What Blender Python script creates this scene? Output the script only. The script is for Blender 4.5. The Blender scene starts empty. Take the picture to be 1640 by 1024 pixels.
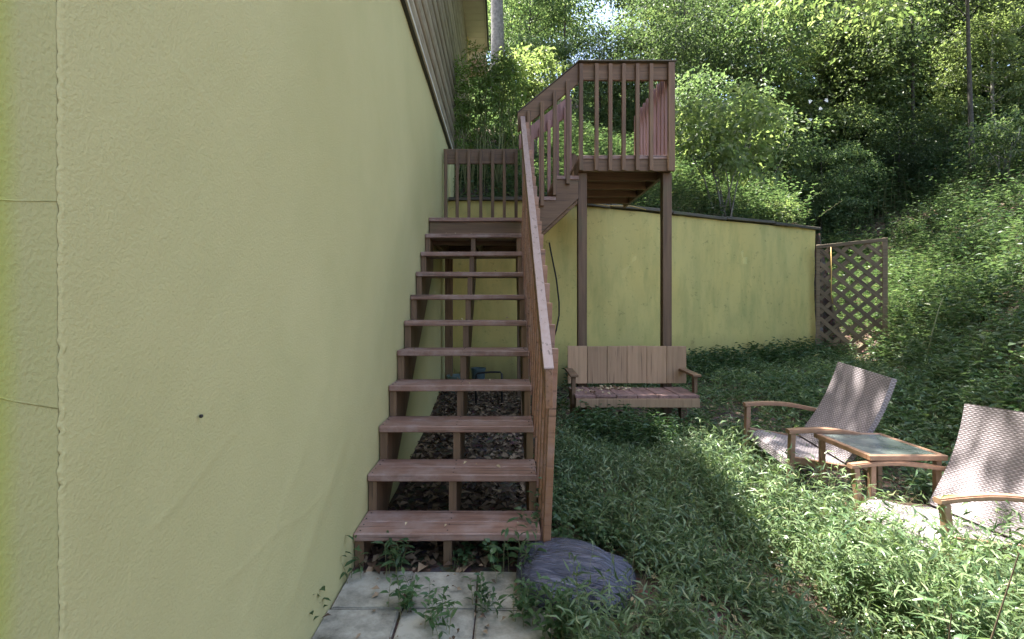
import bpy, bmesh, math, random
import numpy as np
from mathutils import Vector, Matrix, Euler

S = bpy.context.scene
COL = S.collection
R = math.radians
random.seed(7)
rng = np.random.default_rng(11)

# ------------------------------------------------------------------ camera
H = 1.25
cam_d = bpy.data.cameras.new('camera')
cam_d.sensor_width = 36.0
cam_d.lens = 36.0 * 820 / 1640
cam_d.shift_x = 19 / 1640
cam_d.shift_y = -22 / 1640
cam_d.clip_start = 0.05
cam_d.clip_end = 600
cam = bpy.data.objects.new('camera', cam_d)
COL.objects.link(cam)
cam.location = (0, 0, H)
cam.rotation_euler = (R(90), 0, 0)
S.camera = cam

# ------------------------------------------------------------------ light
SUN = Vector((-0.232, 0.17, 1.0)).normalized()      # direction towards the sun
sun_el = math.asin(SUN.z)
sun_az = math.atan2(SUN.x, SUN.y)
W = bpy.data.worlds.new("World")
S.world = W
W.use_nodes = True
nt = W.node_tree
for n in list(nt.nodes):
    nt.nodes.remove(n)
sky = nt.nodes.new('ShaderNodeTexSky')
sky.sky_type = 'NISHITA'
sky.sun_disc = False
sky.sun_elevation = sun_el
sky.sun_rotation = sun_az
sky.air_density = 1.0
sky.dust_density = 3.0
sky.ozone_density = 1.0
bg = nt.nodes.new('ShaderNodeBackground')
bg.inputs[1].default_value = 0.125
wo = nt.nodes.new('ShaderNodeOutputWorld')
nt.links.new(sky.outputs[0], bg.inputs[0])
nt.links.new(bg.outputs[0], wo.inputs[0])
sd = bpy.data.lights.new('sun', 'SUN')
sd.energy = 5.0
sd.angle = R(0.5)
sd.color = (1.0, 0.95, 0.87)
so = bpy.data.objects.new('sun', sd)
COL.objects.link(so)
so.location = (-5, 3, 20)
so.rotation_euler = (-SUN).to_track_quat('-Z', 'Y').to_euler()

S.view_settings.view_transform = 'Standard'
S.view_settings.look = 'None'
S.view_settings.gamma = 1.0
S.view_settings.use_curve_mapping = False
S.view_settings.exposure = 2.45
S.render.engine = 'CYCLES'
S.cycles.max_bounces = 9
S.cycles.diffuse_bounces = 5
S.cycles.transmission_bounces = 6
S.cycles.transparent_max_bounces = 6
S.cycles.use_denoising = True


# ------------------------------------------------------------------ materials
def new_mat(name):
    m = bpy.data.materials.new(name)
    m.use_nodes = True
    t = m.node_tree
    b = t.nodes['Principled BSDF']
    return m, t, b


def N(t, kind, **kw):
    n = t.nodes.new(kind)
    for k, v in kw.items():
        if k.startswith('i_'):
            n.inputs[k[2:].replace('_', ' ')].default_value = v
        else:
            setattr(n, k, v)
    return n


def ramp(t, stops):
    n = t.nodes.new('ShaderNodeValToRGB')
    cr = n.color_ramp
    while len(cr.elements) > 1:
        cr.elements.remove(cr.elements[-1])
    cr.elements[0].position = stops[0][0]
    cr.elements[0].color = (*stops[0][1], 1)
    for p, c in stops[1:]:
        e = cr.elements.new(p)
        e.color = (*c, 1)
    return n


def coords(t, scale=(1, 1, 1), world=False):
    if world:
        g = N(t, 'ShaderNodeNewGeometry')
        src = g.outputs['Position']
    else:
        g = N(t, 'ShaderNodeTexCoord')
        src = g.outputs['Object']
    mp = N(t, 'ShaderNodeMapping')
    mp.inputs['Scale'].default_value = scale
    t.links.new(src, mp.inputs['Vector'])
    return mp.outputs[0]


def mixc(t, fac, a, b, mode='MIX'):
    m = t.nodes.new('ShaderNodeMix')
    m.data_type = 'RGBA'
    m.blend_type = mode
    m.clamp_factor = True
    for sock, v in ((m.inputs[0], fac), (m.inputs[6], a), (m.inputs[7], b)):
        if isinstance(v, (int, float)):
            sock.default_value = v
        elif isinstance(v, tuple):
            sock.default_value = (*v, 1) if len(v) == 3 else v
        else:
            t.links.new(v, sock)
    return m.outputs[2]


def wood(name, c1, c2, axis, worn=None, worn_amt=0.0, rough=0.65, moss=0.0):
    m, t, b = new_mat(name)
    sc = [26, 26, 26]
    sc['xyz'.index(axis)] = 1.6
    v = coords(t, tuple(sc))
    oi = N(t, 'ShaderNodeObjectInfo')
    add = N(t, 'ShaderNodeVectorMath', operation='ADD')
    mul = N(t, 'ShaderNodeMath', operation='MULTIPLY')
    mul.inputs[1].default_value = 57.0
    t.links.new(oi.outputs['Random'], mul.inputs[0])
    t.links.new(v, add.inputs[0])
    t.links.new(mul.outputs[0], add.inputs[1])
    n1 = N(t, 'ShaderNodeTexNoise')
    n1.inputs['Scale'].default_value = 1.3
    n1.inputs['Detail'].default_value = 6
    n1.inputs['Distortion'].default_value = 0.6
    t.links.new(add.outputs[0], n1.inputs['Vector'])
    r = ramp(t, [(0.28, c1), (0.72, c2)])
    t.links.new(n1.outputs[0], r.inputs[0])
    col = r.outputs[0]
    hv = N(t, 'ShaderNodeHueSaturation')
    mr = N(t, 'ShaderNodeMapRange')
    mr.inputs[3].default_value = 0.8
    mr.inputs[4].default_value = 1.2
    t.links.new(oi.outputs['Random'], mr.inputs[0])
    t.links.new(mr.outputs[0], hv.inputs['Value'])
    t.links.new(col, hv.inputs['Color'])
    col = hv.outputs[0]
    if worn:
        v2 = coords(t, (1, 1, 1), world=True)
        n2 = N(t, 'ShaderNodeTexNoise')
        n2.inputs['Scale'].default_value = 7
        n2.inputs['Detail'].default_value = 8
        n2.inputs['Roughness'].default_value = 0.7
        t.links.new(v2, n2.inputs['Vector'])
        r2 = ramp(t, [(0.45, (0, 0, 0)), (0.68, (1, 1, 1))])
        t.links.new(n2.outputs[0], r2.inputs[0])
        ml = N(t, 'ShaderNodeMath', operation='MULTIPLY')
        ml.inputs[1].default_value = worn_amt
        t.links.new(r2.outputs[0], ml.inputs[0])
        col = mixc(t, ml.outputs[0], col, worn)
    if moss:
        v3 = coords(t, (1, 1, 1), world=True)
        n3 = N(t, 'ShaderNodeTexNoise')
        n3.inputs['Scale'].default_value = 4.2
        n3.inputs['Detail'].default_value = 5
        t.links.new(v3, n3.inputs['Vector'])
        r3 = ramp(t, [(0.55, (0, 0, 0)), (0.75, (moss,) * 3)])
        t.links.new(n3.outputs[0], r3.inputs[0])
        col = mixc(t, r3.outputs[0], col, (0.09, 0.10, 0.035))
    sc2 = [60, 60, 60]
    sc2['xyz'.index(axis)] = 2.2
    mp2 = N(t, 'ShaderNodeVectorMath', operation='ADD')
    t.links.new(coords(t, tuple(sc2)), mp2.inputs[0])
    t.links.new(mul.outputs[0], mp2.inputs[1])
    n4 = N(t, 'ShaderNodeTexNoise')
    n4.inputs['Scale'].default_value = 1.0
    n4.inputs['Detail'].default_value = 3
    t.links.new(mp2.outputs[0], n4.inputs['Vector'])
    r4 = ramp(t, [(0.60, (0, 0, 0)), (0.68, (0.75, 0.75, 0.75))])
    t.links.new(n4.outputs[0], r4.inputs[0])
    col = mixc(t, r4.outputs[0], col, tuple(0.35 * q for q in c1))
    t.links.new(col, b.inputs['Base Color'])
    b.inputs['Roughness'].default_value = rough
    bp = N(t, 'ShaderNodeBump')
    bp.inputs['Strength'].default_value = 0.45
    bp.inputs['Distance'].default_value = 0.003
    t.links.new(n1.outputs[0], bp.inputs['Height'])
    t.links.new(bp.outputs[0], b.inputs['Normal'])
    return m


def stucco(name, c1, c2, stain, grain=260.0, bump=0.5, stain_amt=0.5, drips=False, low=None, grime=None):
    m, t, b = new_mat(name)
    v = coords(t, (1, 1, 1), world=True)
    big = N(t, 'ShaderNodeTexNoise')
    big.inputs['Scale'].default_value = 0.9
    big.inputs['Detail'].default_value = 5
    t.links.new(v, big.inputs['Vector'])
    r = ramp(t, [(0.35, c1), (0.65, c2)])
    t.links.new(big.outputs[0], r.inputs[0])
    col = r.outputs[0]
    vs = coords(t, (1.6, 1.6, 0.45) if drips else (1, 1, 1), world=True)
    st = N(t, 'ShaderNodeTexNoise')
    st.inputs['Scale'].default_value = 2.4
    st.inputs['Detail'].default_value = 9
    st.inputs['Roughness'].default_value = 0.68
    t.links.new(vs, st.inputs['Vector'])
    r2 = ramp(t, [(0.47, (0, 0, 0)), (0.75, (stain_amt,) * 3)])
    t.links.new(st.outputs[0], r2.inputs[0])
    col = mixc(t, r2.outputs[0], col, stain)
    if grime:
        # small dark specks and smears of mildew
        vg = coords(t, (1, 1, 1.5), world=True)
        g = N(t, 'ShaderNodeTexNoise')
        g.inputs['Scale'].default_value = 9
        g.inputs['Detail'].default_value = 8
        g.inputs['Roughness'].default_value = 0.75
        g.inputs['Distortion'].default_value = 0.2
        t.links.new(vg, g.inputs['Vector'])
        rg = ramp(t, [(0.58, (0, 0, 0)), (0.72, (grime[1],) * 3)])
        t.links.new(g.outputs[0], rg.inputs[0])
        col = mixc(t, rg.outputs[0], col, grime[0])
    if low:
        # mould growing up from the foot of the wall
        sx = N(t, 'ShaderNodeSeparateXYZ')
        t.links.new(v, sx.inputs[0])
        ad = N(t, 'ShaderNodeMath', operation='MULTIPLY_ADD')
        ad.inputs[1].default_value = 0.9
        t.links.new(st.outputs[0], ad.inputs[0])
        t.links.new(sx.outputs['Z'], ad.inputs[2])
        mr = N(t, 'ShaderNodeMapRange')
        mr.inputs[1].default_value = low[1]
        mr.inputs[2].default_value = low[1] + 0.5
        mr.inputs[3].default_value = low[2]
        mr.inputs[4].default_value = 0.0
        t.links.new(ad.outputs[0], mr.inputs[0])
        col = mixc(t, mr.outputs[0], col, low[0])
    t.links.new(col, b.inputs['Base Color'])
    b.inputs['Roughness'].default_value = 0.75
    b.inputs['Specular IOR Level'].default_value = 0.25
    gr = N(t, 'ShaderNodeTexNoise')
    gr.inputs['Scale'].default_value = grain * 0.62
    gr.inputs['Detail'].default_value = 5
    gr.inputs['Roughness'].default_value = 0.65
    t.links.new(v, gr.inputs['Vector'])
    tr = N(t, 'ShaderNodeTexNoise')
    tr.inputs['Scale'].default_value = 14
    tr.inputs['Detail'].default_value = 4
    tr.inputs['Distortion'].default_value = 1.5
    t.links.new(v, tr.inputs['Vector'])
    b1 = N(t, 'ShaderNodeBump')
    b1.inputs['Strength'].default_value = bump
    b1.inputs['Distance'].default_value = 0.0030
    t.links.new(gr.outputs[0], b1.inputs['Height'])
    b2 = N(t, 'ShaderNodeBump')
    b2.inputs['Strength'].default_value = 0.13
    b2.inputs['Distance'].default_value = 0.008
    t.links.new(tr.outputs[0], b2.inputs['Height'])
    t.links.new(b2.outputs[0], b1.inputs['Normal'])
    t.links.new(b1.outputs[0], b.inputs['Normal'])
    return m


def add_lime(m):
    """lime green of the lit strip, painted into the plaster nearest the camera"""
    t = m.node_tree
    b = t.nodes['Principled BSDF']
    old = b.inputs['Base Color'].links[0].from_socket
    v = coords(t, (1, 1, 1), world=True)
    sx = N(t, 'ShaderNodeSeparateXYZ')
    t.links.new(v, sx.inputs[0])
    n = N(t, 'ShaderNodeTexNoise')
    n.inputs['Scale'].default_value = 3.5
    n.inputs['Detail'].default_value = 6
    t.links.new(v, n.inputs['Vector'])
    ad = N(t, 'ShaderNodeMath', operation='MULTIPLY_ADD')
    ad.inputs[1].default_value = 0.05
    t.links.new(n.outputs[0], ad.inputs[0])
    t.links.new(sx.outputs['Y'], ad.inputs[2])
    mr = N(t, 'ShaderNodeMapRange')
    mr.inputs[1].default_value = 0.750
    mr.inputs[2].default_value = 0.785
    mr.inputs[3].default_value = 0.75
    mr.inputs[4].default_value = 0.0
    t.links.new(ad.outputs[0], mr.inputs[0])
    c = mixc(t, mr.outputs[0], old, (0.42, 0.45, 0.10))  # yellow-green of the lit edge strip, put into the colour
    t.links.new(c, b.inputs['Base Color'])


def leafmat(name, dark, light, yellow=None, trans=0.45, gloss=0.45, var=0.25):
    m, t, b = new_mat(name)
    g = N(t, 'ShaderNodeNewGeometry')
    oi = N(t, 'ShaderNodeObjectInfo')
    st = [(0.0, dark), (0.75, light)]
    if yellow:
        st.append((0.97, light))
        st.append((1.0, yellow))
    r = ramp(t, st)
    t.links.new(g.outputs['Random Per Island'], r.inputs[0])
    hv = N(t, 'ShaderNodeHueSaturation')
    mr = N(t, 'ShaderNodeMapRange')
    mr.inputs[3].default_value = 1 - var
    mr.inputs[4].default_value = 1 + var
    t.links.new(oi.outputs['Random'], mr.inputs[0])
    t.links.new(mr.outputs[0], hv.inputs['Value'])
    t.links.new(r.outputs[0], hv.inputs['Color'])
    col = hv.outputs[0]
    t.links.new(col, b.inputs['Base Color'])
    b.inputs['Roughness'].default_value = gloss
    b.inputs['Specular IOR Level'].default_value = 0.4
    tr = N(t, 'ShaderNodeBsdfTranslucent')
    tc = mixc(t, 1.0, col, (1.25, 1.35, 0.85, 1), 'MULTIPLY')
    t.links.new(tc, tr.inputs[0])
    mx = N(t, 'ShaderNodeMixShader')
    mx.inputs[0].default_value = trans
    t.links.new(b.outputs[0], mx.inputs[1])
    t.links.new(tr.outputs[0], mx.inputs[2])
    t.links.new(mx.outputs[0], t.nodes['Material Output'].inputs[0])
    return m


def plain(name, c1, c2=None, rough=0.6, scale=20, metal=0.0, bump=0.0, detail=5, island=False, spec=0.5):
    m, t, b = new_mat(name)
    if c2:
        if island:
            g = N(t, 'ShaderNodeNewGeometry')
            src = g.outputs['Random Per Island']
        else:
            n = N(t, 'ShaderNodeTexNoise')
            n.inputs['Scale'].default_value = scale
            n.inputs['Detail'].default_value = detail
            t.links.new(coords(t, (1, 1, 1), world=True), n.inputs['Vector'])
            src = n.outputs[0]
        r = ramp(t, [(0.3, c1), (0.7, c2)])
        t.links.new(src, r.inputs[0])
        t.links.new(r.outputs[0], b.inputs['Base Color'])
        if bump and not island:
            bp = N(t, 'ShaderNodeBump')
            bp.inputs['Strength'].default_value = bump
            bp.inputs['Distance'].default_value = 0.004
            t.links.new(src, bp.inputs['Height'])
            t.links.new(bp.outputs[0], b.inputs['Normal'])
    else:
        b.inputs['Base Color'].default_value = (*c1, 1)
    b.inputs['Roughness'].default_value = rough
    b.inputs['Metallic'].default_value = metal
    b.inputs['Specular IOR Level'].default_value = spec
    return m


BR1, BR2 = (0.110, 0.063, 0.033), (0.200, 0.120, 0.064)
M = {}
for ax in 'xyz':
    M['wood_' + ax] = wood('stained_wood_' + ax, BR1, BR2, ax, moss=0.35)
M['tread'] = wood('worn_tread_wood', (0.165, 0.088, 0.062), (0.28, 0.165, 0.125), 'x', worn=(0.40, 0.31, 0.28), worn_amt=0.6, rough=0.5)
M['rail'] = wood('handrail_wood', (0.21, 0.100, 0.052), (0.33, 0.170, 0.090), 'y', worn=(0.40, 0.30, 0.28), worn_amt=0.35, rough=0.42)
M['cap_pale'] = wood('worn_skylit_wood', (0.29, 0.20, 0.17), (0.35, 0.26, 0.235), 'y', rough=0.38)  # pale from wear and from sky light put into the colour
M['pink_z'] = wood('sunlit_pink_wood', (0.26, 0.135, 0.115), (0.40, 0.235, 0.20), 'z')  # far rails: pinkish cast of the light painted into the wood colour
M['bench'] = wood('bench_wood', (0.31, 0.195, 0.110), (0.41, 0.265, 0.155), 'z', moss=0.15)
M['benchseat'] = wood('bench_seat_wood', (0.19, 0.10, 0.085), (0.32, 0.20, 0.17), 'y', worn=(0.05, 0.03, 0.02), worn_amt=0.7)
M['lattice'] = wood('lattice_wood', (0.12, 0.078, 0.040), (0.21, 0.145, 0.08), 'x', moss=0.6)
M['cap'] = wood('weathered_cap', (0.05, 0.043, 0.030), (0.12, 0.10, 0.07), 'x', moss=0.8)
M['old'] = wood('old_timber', (0.05, 0.042, 0.03), (0.11, 0.09, 0.06), 'x', moss=0.5)
M['siding'] = wood('log_siding', (0.27, 0.215, 0.15), (0.47, 0.39, 0.285), 'y', worn=(0.12, 0.09, 0.06), worn_amt=0.4)
M['coat'] = stucco('yellow_plaster_coat', (0.53, 0.49, 0.235), (0.575, 0.53, 0.265), (0.46, 0.445, 0.205), 230, 0.9, 0.35)
M['base'] = stucco('old_green_plaster', (0.48, 0.455, 0.21), (0.53, 0.49, 0.24), (0.40, 0.41, 0.17), 190, 0.9, 0.55)
M['retain'] = stucco('retaining_wall_paint', (0.60, 0.48, 0.16), (0.54, 0.455, 0.165), (0.33, 0.32, 0.11), 120, 0.5, 0.8,
                     drips=True, low=((0.17, 0.15, 0.06), 0.72, 0.8), grime=((0.13, 0.125, 0.05), 0.8))
add_lime(M['base'])
M['soffit'] = plain('soffit_paint', (0.60, 0.57, 0.47), (0.66, 0.63, 0.53), 0.6, 6)
M['pinkpanel'] = plain('gable_panel_paint', (0.50, 0.36, 0.30), (0.55, 0.40, 0.33), 0.6, 6)
M['dark'] = plain('dark_metal', (0.015, 0.015, 0.016), (0.03, 0.027, 0.024), 0.45, 60, spec=0.4)
M['roof'] = plain('roof_shingle', (0.03, 0.03, 0.032), (0.06, 0.058, 0.055), 0.9, 40)
M['concrete'] = plain('paver_concrete', (0.19, 0.175, 0.135), (0.43, 0.40, 0.325), 0.9, 5, bump=0.8, detail=14)
for n_ in M['concrete'].node_tree.nodes:
    if n_.type == 'VALTORGB':
        n_.color_ramp.elements[0].position = 0.40
        n_.color_ramp.elements[1].position = 0.60
        e_ = n_.color_ramp.elements.new(0.33)
        e_.color = (0.09, 0.085, 0.055, 1)
    if n_.type == 'TEX_NOISE':
        n_.inputs['Roughness'].default_value = 0.72
M['armwood'] = plain('chair_frame_resin', (0.28, 0.16, 0.10), (0.36, 0.22, 0.145), 0.4, 30)
M['glass'] = plain('frosted_table_glass', (0.11, 0.135, 0.125), (0.17, 0.20, 0.19), 0.12, 8)
M['tub'] = plain('tub_plastic', (0.10, 0.15, 0.14), (0.16, 0.22, 0.20), 0.5, 10)
M['teal'] = plain('teal_plastic', (0.05, 0.085, 0.09), (0.07, 0.11, 0.115), 0.5, 10)
M['cable'] = plain('black_cable', (0.012, 0.012, 0.012), None, 0.5)
M['hose'] = plain('orange_cord', (0.42, 0.28, 0.08), None, 0.5)
M['grassleaf'] = leafmat('stilt_grass_leaf', (0.046, 0.092, 0.040), (0.165, 0.225, 0.110), (0.34, 0.35, 0.19), 0.34, 0.30)
M['weedleaf'] = leafmat('weed_leaf', (0.035, 0.078, 0.030), (0.085, 0.145, 0.060), None, 0.35, 0.4)
M['hillleaf'] = leafmat('hillside_leaf', (0.035, 0.070, 0.033), (0.115, 0.165, 0.080), (0.24, 0.26, 0.13), 0.45, 0.4)
M['crown_a'] = leafmat('tree_leaf_mid', (0.055, 0.095, 0.048), (0.145, 0.19, 0.095), (0.26, 0.28, 0.12), 0.58, 0.45, 0.35)
M['crown_b'] = leafmat('tree_leaf_dark', (0.045, 0.075, 0.040), (0.115, 0.155, 0.082), None, 0.5, 0.45, 0.35)
M['crown_c'] = leafmat('tree_leaf_yellow', (0.10, 0.145, 0.06), (0.23, 0.27, 0.13), None, 0.58, 0.4, 0.2)
M['shoot'] = leafmat('fresh_shoot_leaf', (0.10, 0.17, 0.05), (0.26, 0.36, 0.12), None, 0.5, 0.45)
M['bark'] = plain('pale_bark', (0.13, 0.12, 0.105), (0.30, 0.28, 0.25), 0.9, 14, bump=1.0)
M['bark_dark'] = plain('dark_bark', (0.035, 0.03, 0.024), (0.09, 0.075, 0.06), 0.9, 14, bump=1.0)
M['stem'] = plain('plant_stem', (0.12, 0.16, 0.05), (0.24, 0.22, 0.10), 0.7, island=True)
M['twig'] = plain('brown_twig', (0.07, 0.05, 0.03), (0.14, 0.10, 0.06), 0.8, 30)
M['litter'] = plain('dry_leaf', (0.075, 0.042, 0.022), (0.27, 0.19, 0.115), 0.8, island=True)
M['litter_pale'] = plain('pale_dry_leaf', (0.25, 0.17, 0.09), (0.50, 0.40, 0.24), 0.8, island=True)
M['flower'] = plain('white_petal', (0.75, 0.74, 0.74), (0.82, 0.80, 0.80), 0.6, island=True)


def soil_mat():
    m, t, b = new_mat('soil')
    v = coords(t, (1, 1, 1), world=True)
    n = N(t, 'ShaderNodeTexNoise')
    n.inputs['Scale'].default_value = 5
    n.inputs['Detail'].default_value = 14
    n.inputs['Roughness'].default_value = 0.75
    t.links.new(v, n.inputs['Vector'])
    r = ramp(t, [(0.3, (0.035, 0.024, 0.015)), (0.5, (0.085, 0.06, 0.04)), (0.7, (0.19, 0.145, 0.10))])
    t.links.new(n.outputs[0], r.inputs[0])
    n2 = N(t, 'ShaderNodeTexVoronoi')
    n2.inputs['Scale'].default_value = 26
    t.links.new(v, n2.inputs['Vector'])
    c = mixc(t, 0.35, r.outputs[0], n2.outputs['Color'], 'SOFT_LIGHT')
    t.links.new(c, b.inputs['Base Color'])
    b.inputs['Roughness'].default_value = 0.95
    bp = N(t, 'ShaderNodeBump')
    bp.inputs['Strength'].default_value = 1.0
    bp.inputs['Distance'].default_value = 0.03
    t.links.new(n.outputs[0], bp.inputs['Height'])
    t.links.new(bp.outputs[0], b.inputs['Normal'])
    return m


def wicker_mat():
    """Flat resin strips woven over and under, in the panel's own object space (y across, z up)."""
    m, t, b = new_mat('woven_resin')
    tc = N(t, 'ShaderNodeUVMap')
    sp = N(t, 'ShaderNodeSeparateXYZ')
    t.links.new(tc.outputs[0], sp.inputs[0])

    def mth(op, a, bb=None, c=None):
        n = N(t, 'ShaderNodeMath', operation=op)
        for i, v in enumerate((a, bb, c)):
            if v is None:
                continue
            if isinstance(v, (int, float)):
                n.inputs[i].default_value = v
            else:
                t.links.new(v, n.inputs[i])
        return n.outputs[0]
    k = math.pi / 0.017
    k2 = math.pi / 0.011
    a = mth('SINE', mth('MULTIPLY', sp.outputs[0], k))
    c = mth('SINE', mth('MULTIPLY', sp.outputs[1], k2))
    p = mth('MULTIPLY', a, c)
    ab = mth('ABSOLUTE', c)
    h = mth('MULTIPLY_ADD', p, 0.5, mth('POWER', ab, 0.4))
    r = ramp(t, [(0.15, (0.05, 0.042, 0.048)), (0.5, (0.22, 0.19, 0.20)), (0.95, (0.40, 0.36, 0.375))])
    t.links.new(mth('MULTIPLY_ADD', h, 0.6, 0.2), r.inputs[0])
    t.links.new(r.outputs[0], b.inputs['Base Color'])
    b.inputs['Roughness'].default_value = 0.42
    bp = N(t, 'ShaderNodeBump')
    bp.inputs['Strength'].default_value = 0.8
    bp.inputs['Distance'].default_value = 0.004
    t.links.new(h, bp.inputs['Height'])
    t.links.new(bp.outputs[0], b.inputs['Normal'])
    return m


def bag_mat():
    m, t, b = new_mat('bag_plastic')
    v = coords(t, (3, 26, 6), world=False)
    n = N(t, 'ShaderNodeTexNoise')
    n.inputs['Scale'].default_value = 1.6
    n.inputs['Detail'].default_value = 5
    n.inputs['Distortion'].default_value = 1.4
    t.links.new(v, n.inputs['Vector'])
    r = ramp(t, [(0.35, (0.048, 0.050, 0.078)), (0.7, (0.10, 0.10, 0.145))])
    t.links.new(n.outputs[0], r.inputs[0])
    t.links.new(r.outputs[0], b.inputs['Base Color'])
    b.inputs['Roughness'].default_value = 0.24
    b.inputs['Specular IOR Level'].default_value = 0.8
    bp = N(t, 'ShaderNodeBump')
    bp.inputs['Strength'].default_value = 0.9
    bp.inputs['Distance'].default_value = 0.045
    t.links.new(n.outputs[0], bp.inputs['Height'])
    t.links.new(bp.outputs[0], b.inputs['Normal'])
    return m


M['soil'] = soil_mat()
M['wicker'] = wicker_mat()
M['bag'] = bag_mat()


# ------------------------------------------------------------------ object helpers
def tag(o, label=None, cat=None, group=None, kind=None):
    if label:
        o['label'] = label
    if cat:
        o['category'] = cat
    if group:
        o['group'] = group
    if kind:
        o['kind'] = kind
    return o


def empty(name, loc=(0, 0, 0), rot=(0, 0, 0)):
    o = bpy.data.objects.new(name, None)
    o.empty_display_size = 0.2
    o.location = loc
    o.rotation_euler = rot
    COL.objects.link(o)
    return o


def link(name, me, mat=None, parent=None, loc=(0, 0, 0), rot=(0, 0, 0)):
    o = bpy.data.objects.new(name, me)
    COL.objects.link(o)
    if mat is not None and not me.materials:
        me.materials.append(mat)
    o.location = loc
    o.rotation_euler = rot
    if parent:
        o.parent = parent
    return o


BOXES = {}


def box_mesh(sx, sy, sz, mat, bev=0.003):
    key = (round(sx, 4), round(sy, 4), round(sz, 4), mat.name, bev)
    if key in BOXES:
        return BOXES[key]
    bm = bmesh.new()
    bmesh.ops.create_cube(bm, size=1.0)
    bmesh.ops.scale(bm, vec=(sx, sy, sz), verts=bm.verts)
    if bev > 0:
        bmesh.ops.bevel(bm, geom=bm.edges[:], offset=min(bev, min(sx, sy, sz) * 0.3), segments=1, affect='EDGES')
    me = bpy.data.meshes.new('board')
    bm.to_mesh(me)
    bm.free()
    me.materials.append(mat)
    BOXES[key] = me
    return me


def box(name, x0, x1, y0, y1, z0, z1, mat, parent=None, bev=0.003, rot=(0, 0, 0)):
    """Box between world (or parent-local) bounds; its origin is its centre."""
    me = box_mesh(abs(x1 - x0), abs(y1 - y0), abs(z1 - z0), mat, bev)
    return link(name, me, None, parent, ((x0 + x1) / 2, (y0 + y1) / 2, (z0 + z1) / 2), rot)


def prism(name, pts, axis, a0, a1, mat, parent=None, bev=0.003):
    """pts: polygon in the plane perpendicular to axis; extruded from a0 to a1."""
    bm = bmesh.new()

    def P(p, a):
        if axis == 'x':
            return (a, p[0], p[1])
        if axis == 'y':
            return (p[0], a, p[1])
        return (p[0], p[1], a)
    v0 = [bm.verts.new(P(p, a0)) for p in pts]
    v1 = [bm.verts.new(P(p, a1)) for p in pts]
    n = len(pts)
    bm.faces.new(v0)
    bm.faces.new(v1[::-1])
    for i in range(n):
        bm.faces.new((v0[i], v1[i], v1[(i + 1) % n], v0[(i + 1) % n]))
    bmesh.ops.recalc_face_normals(bm, faces=bm.faces)
    if bev:
        bmesh.ops.bevel(bm, geom=bm.edges[:], offset=bev, segments=1, affect='EDGES')
    c = Vector((0, 0, 0))
    for v in bm.verts:
        c += v.co
    c /= len(bm.verts)
    bmesh.ops.translate(bm, vec=-c, verts=bm.verts)
    me = bpy.data.meshes.new(name)
    bm.to_mesh(me)
    bm.free()
    return link(name, me, mat, parent, c)


def beam(name, p0, p1, w, h, mat, parent=None, up=(0, 0, 1), bev=0.003):
    """Rectangular bar from p0 to p1; w across, h along up."""
    p0, p1 = Vector(p0), Vector(p1)
    d = p1 - p0
    L = d.length
    d.normalize()
    s = d.cross(Vector(up)).normalized()
    u = s.cross(d)
    me = box_mesh(L, w, h, mat, bev)
    o = link(name, me, None, parent, (p0 + p1) / 2)
    mtx = Matrix((d, -s, u)).transposed()
    if mtx.determinant() < 0:
        mtx = Matrix((d, s, u)).transposed()
    o.rotation_euler = mtx.to_euler()
    return o


def tube_mesh(bm, pts, radii, seg=6):
    pts = [Vector(p) for p in pts]
    rings = []
    for i, p in enumerate(pts):
        a = pts[max(i - 1, 0)]
        b = pts[min(i + 1, len(pts) - 1)]
        d = (b - a).normalized()
        ref = Vector((1, 0, 0)) if abs(d.x) < 0.8 else Vector((0, 1, 0))
        s = d.cross(ref).normalized()
        u = s.cross(d)
        r = radii[i] if hasattr(radii, '__len__') else radii
        rings.append([bm.verts.new(p + (s * math.cos(2 * math.pi * k / seg) + u * math.sin(2 * math.pi * k / seg)) * r) for k in range(seg)])
    for i in range(len(rings) - 1):
        for k in range(seg):
            f = bm.faces.new((rings[i][k], rings[i][(k + 1) % seg], rings[i + 1][(k + 1) % seg], rings[i + 1][k]))
            f.smooth = True
    bm.faces.new(rings[0][::-1])
    bm.faces.new(rings[-1])


def tube(name, pts, radii, mat, parent=None, seg=6):
    bm = bmesh.new()
    tube_mesh(bm, pts, radii, seg)
    me = bpy.data.meshes.new(name)
    bm.to_mesh(me)
    bm.free()
    return link(name, me, mat, parent)


def mesh_np(name, V, F, mat=None):
    """V (n,3); F (m,k) all faces with k corners."""
    me = bpy.data.meshes.new(name)
    V = np.asarray(V, dtype=np.float32)
    F = np.asarray(F, dtype=np.int32)
    k = F.shape[1]
    me.vertices.add(len(V))
    me.vertices.foreach_set('co', V.ravel())
    me.loops.add(F.size)
    me.loops.foreach_set('vertex_index', F.ravel())
    me.polygons.add(len(F))
    me.polygons.foreach_set('loop_start', np.arange(0, F.size, k, dtype=np.int32))
    me.polygons.foreach_set('loop_total', np.full(len(F), k, dtype=np.int32))
    me.update(calc_edges=True)
    if mat is not None:
        me.materials.append(mat)
    return me


def unit(a):
    return a / np.maximum(np.linalg.norm(a, axis=1, keepdims=True), 1e-9)


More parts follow.
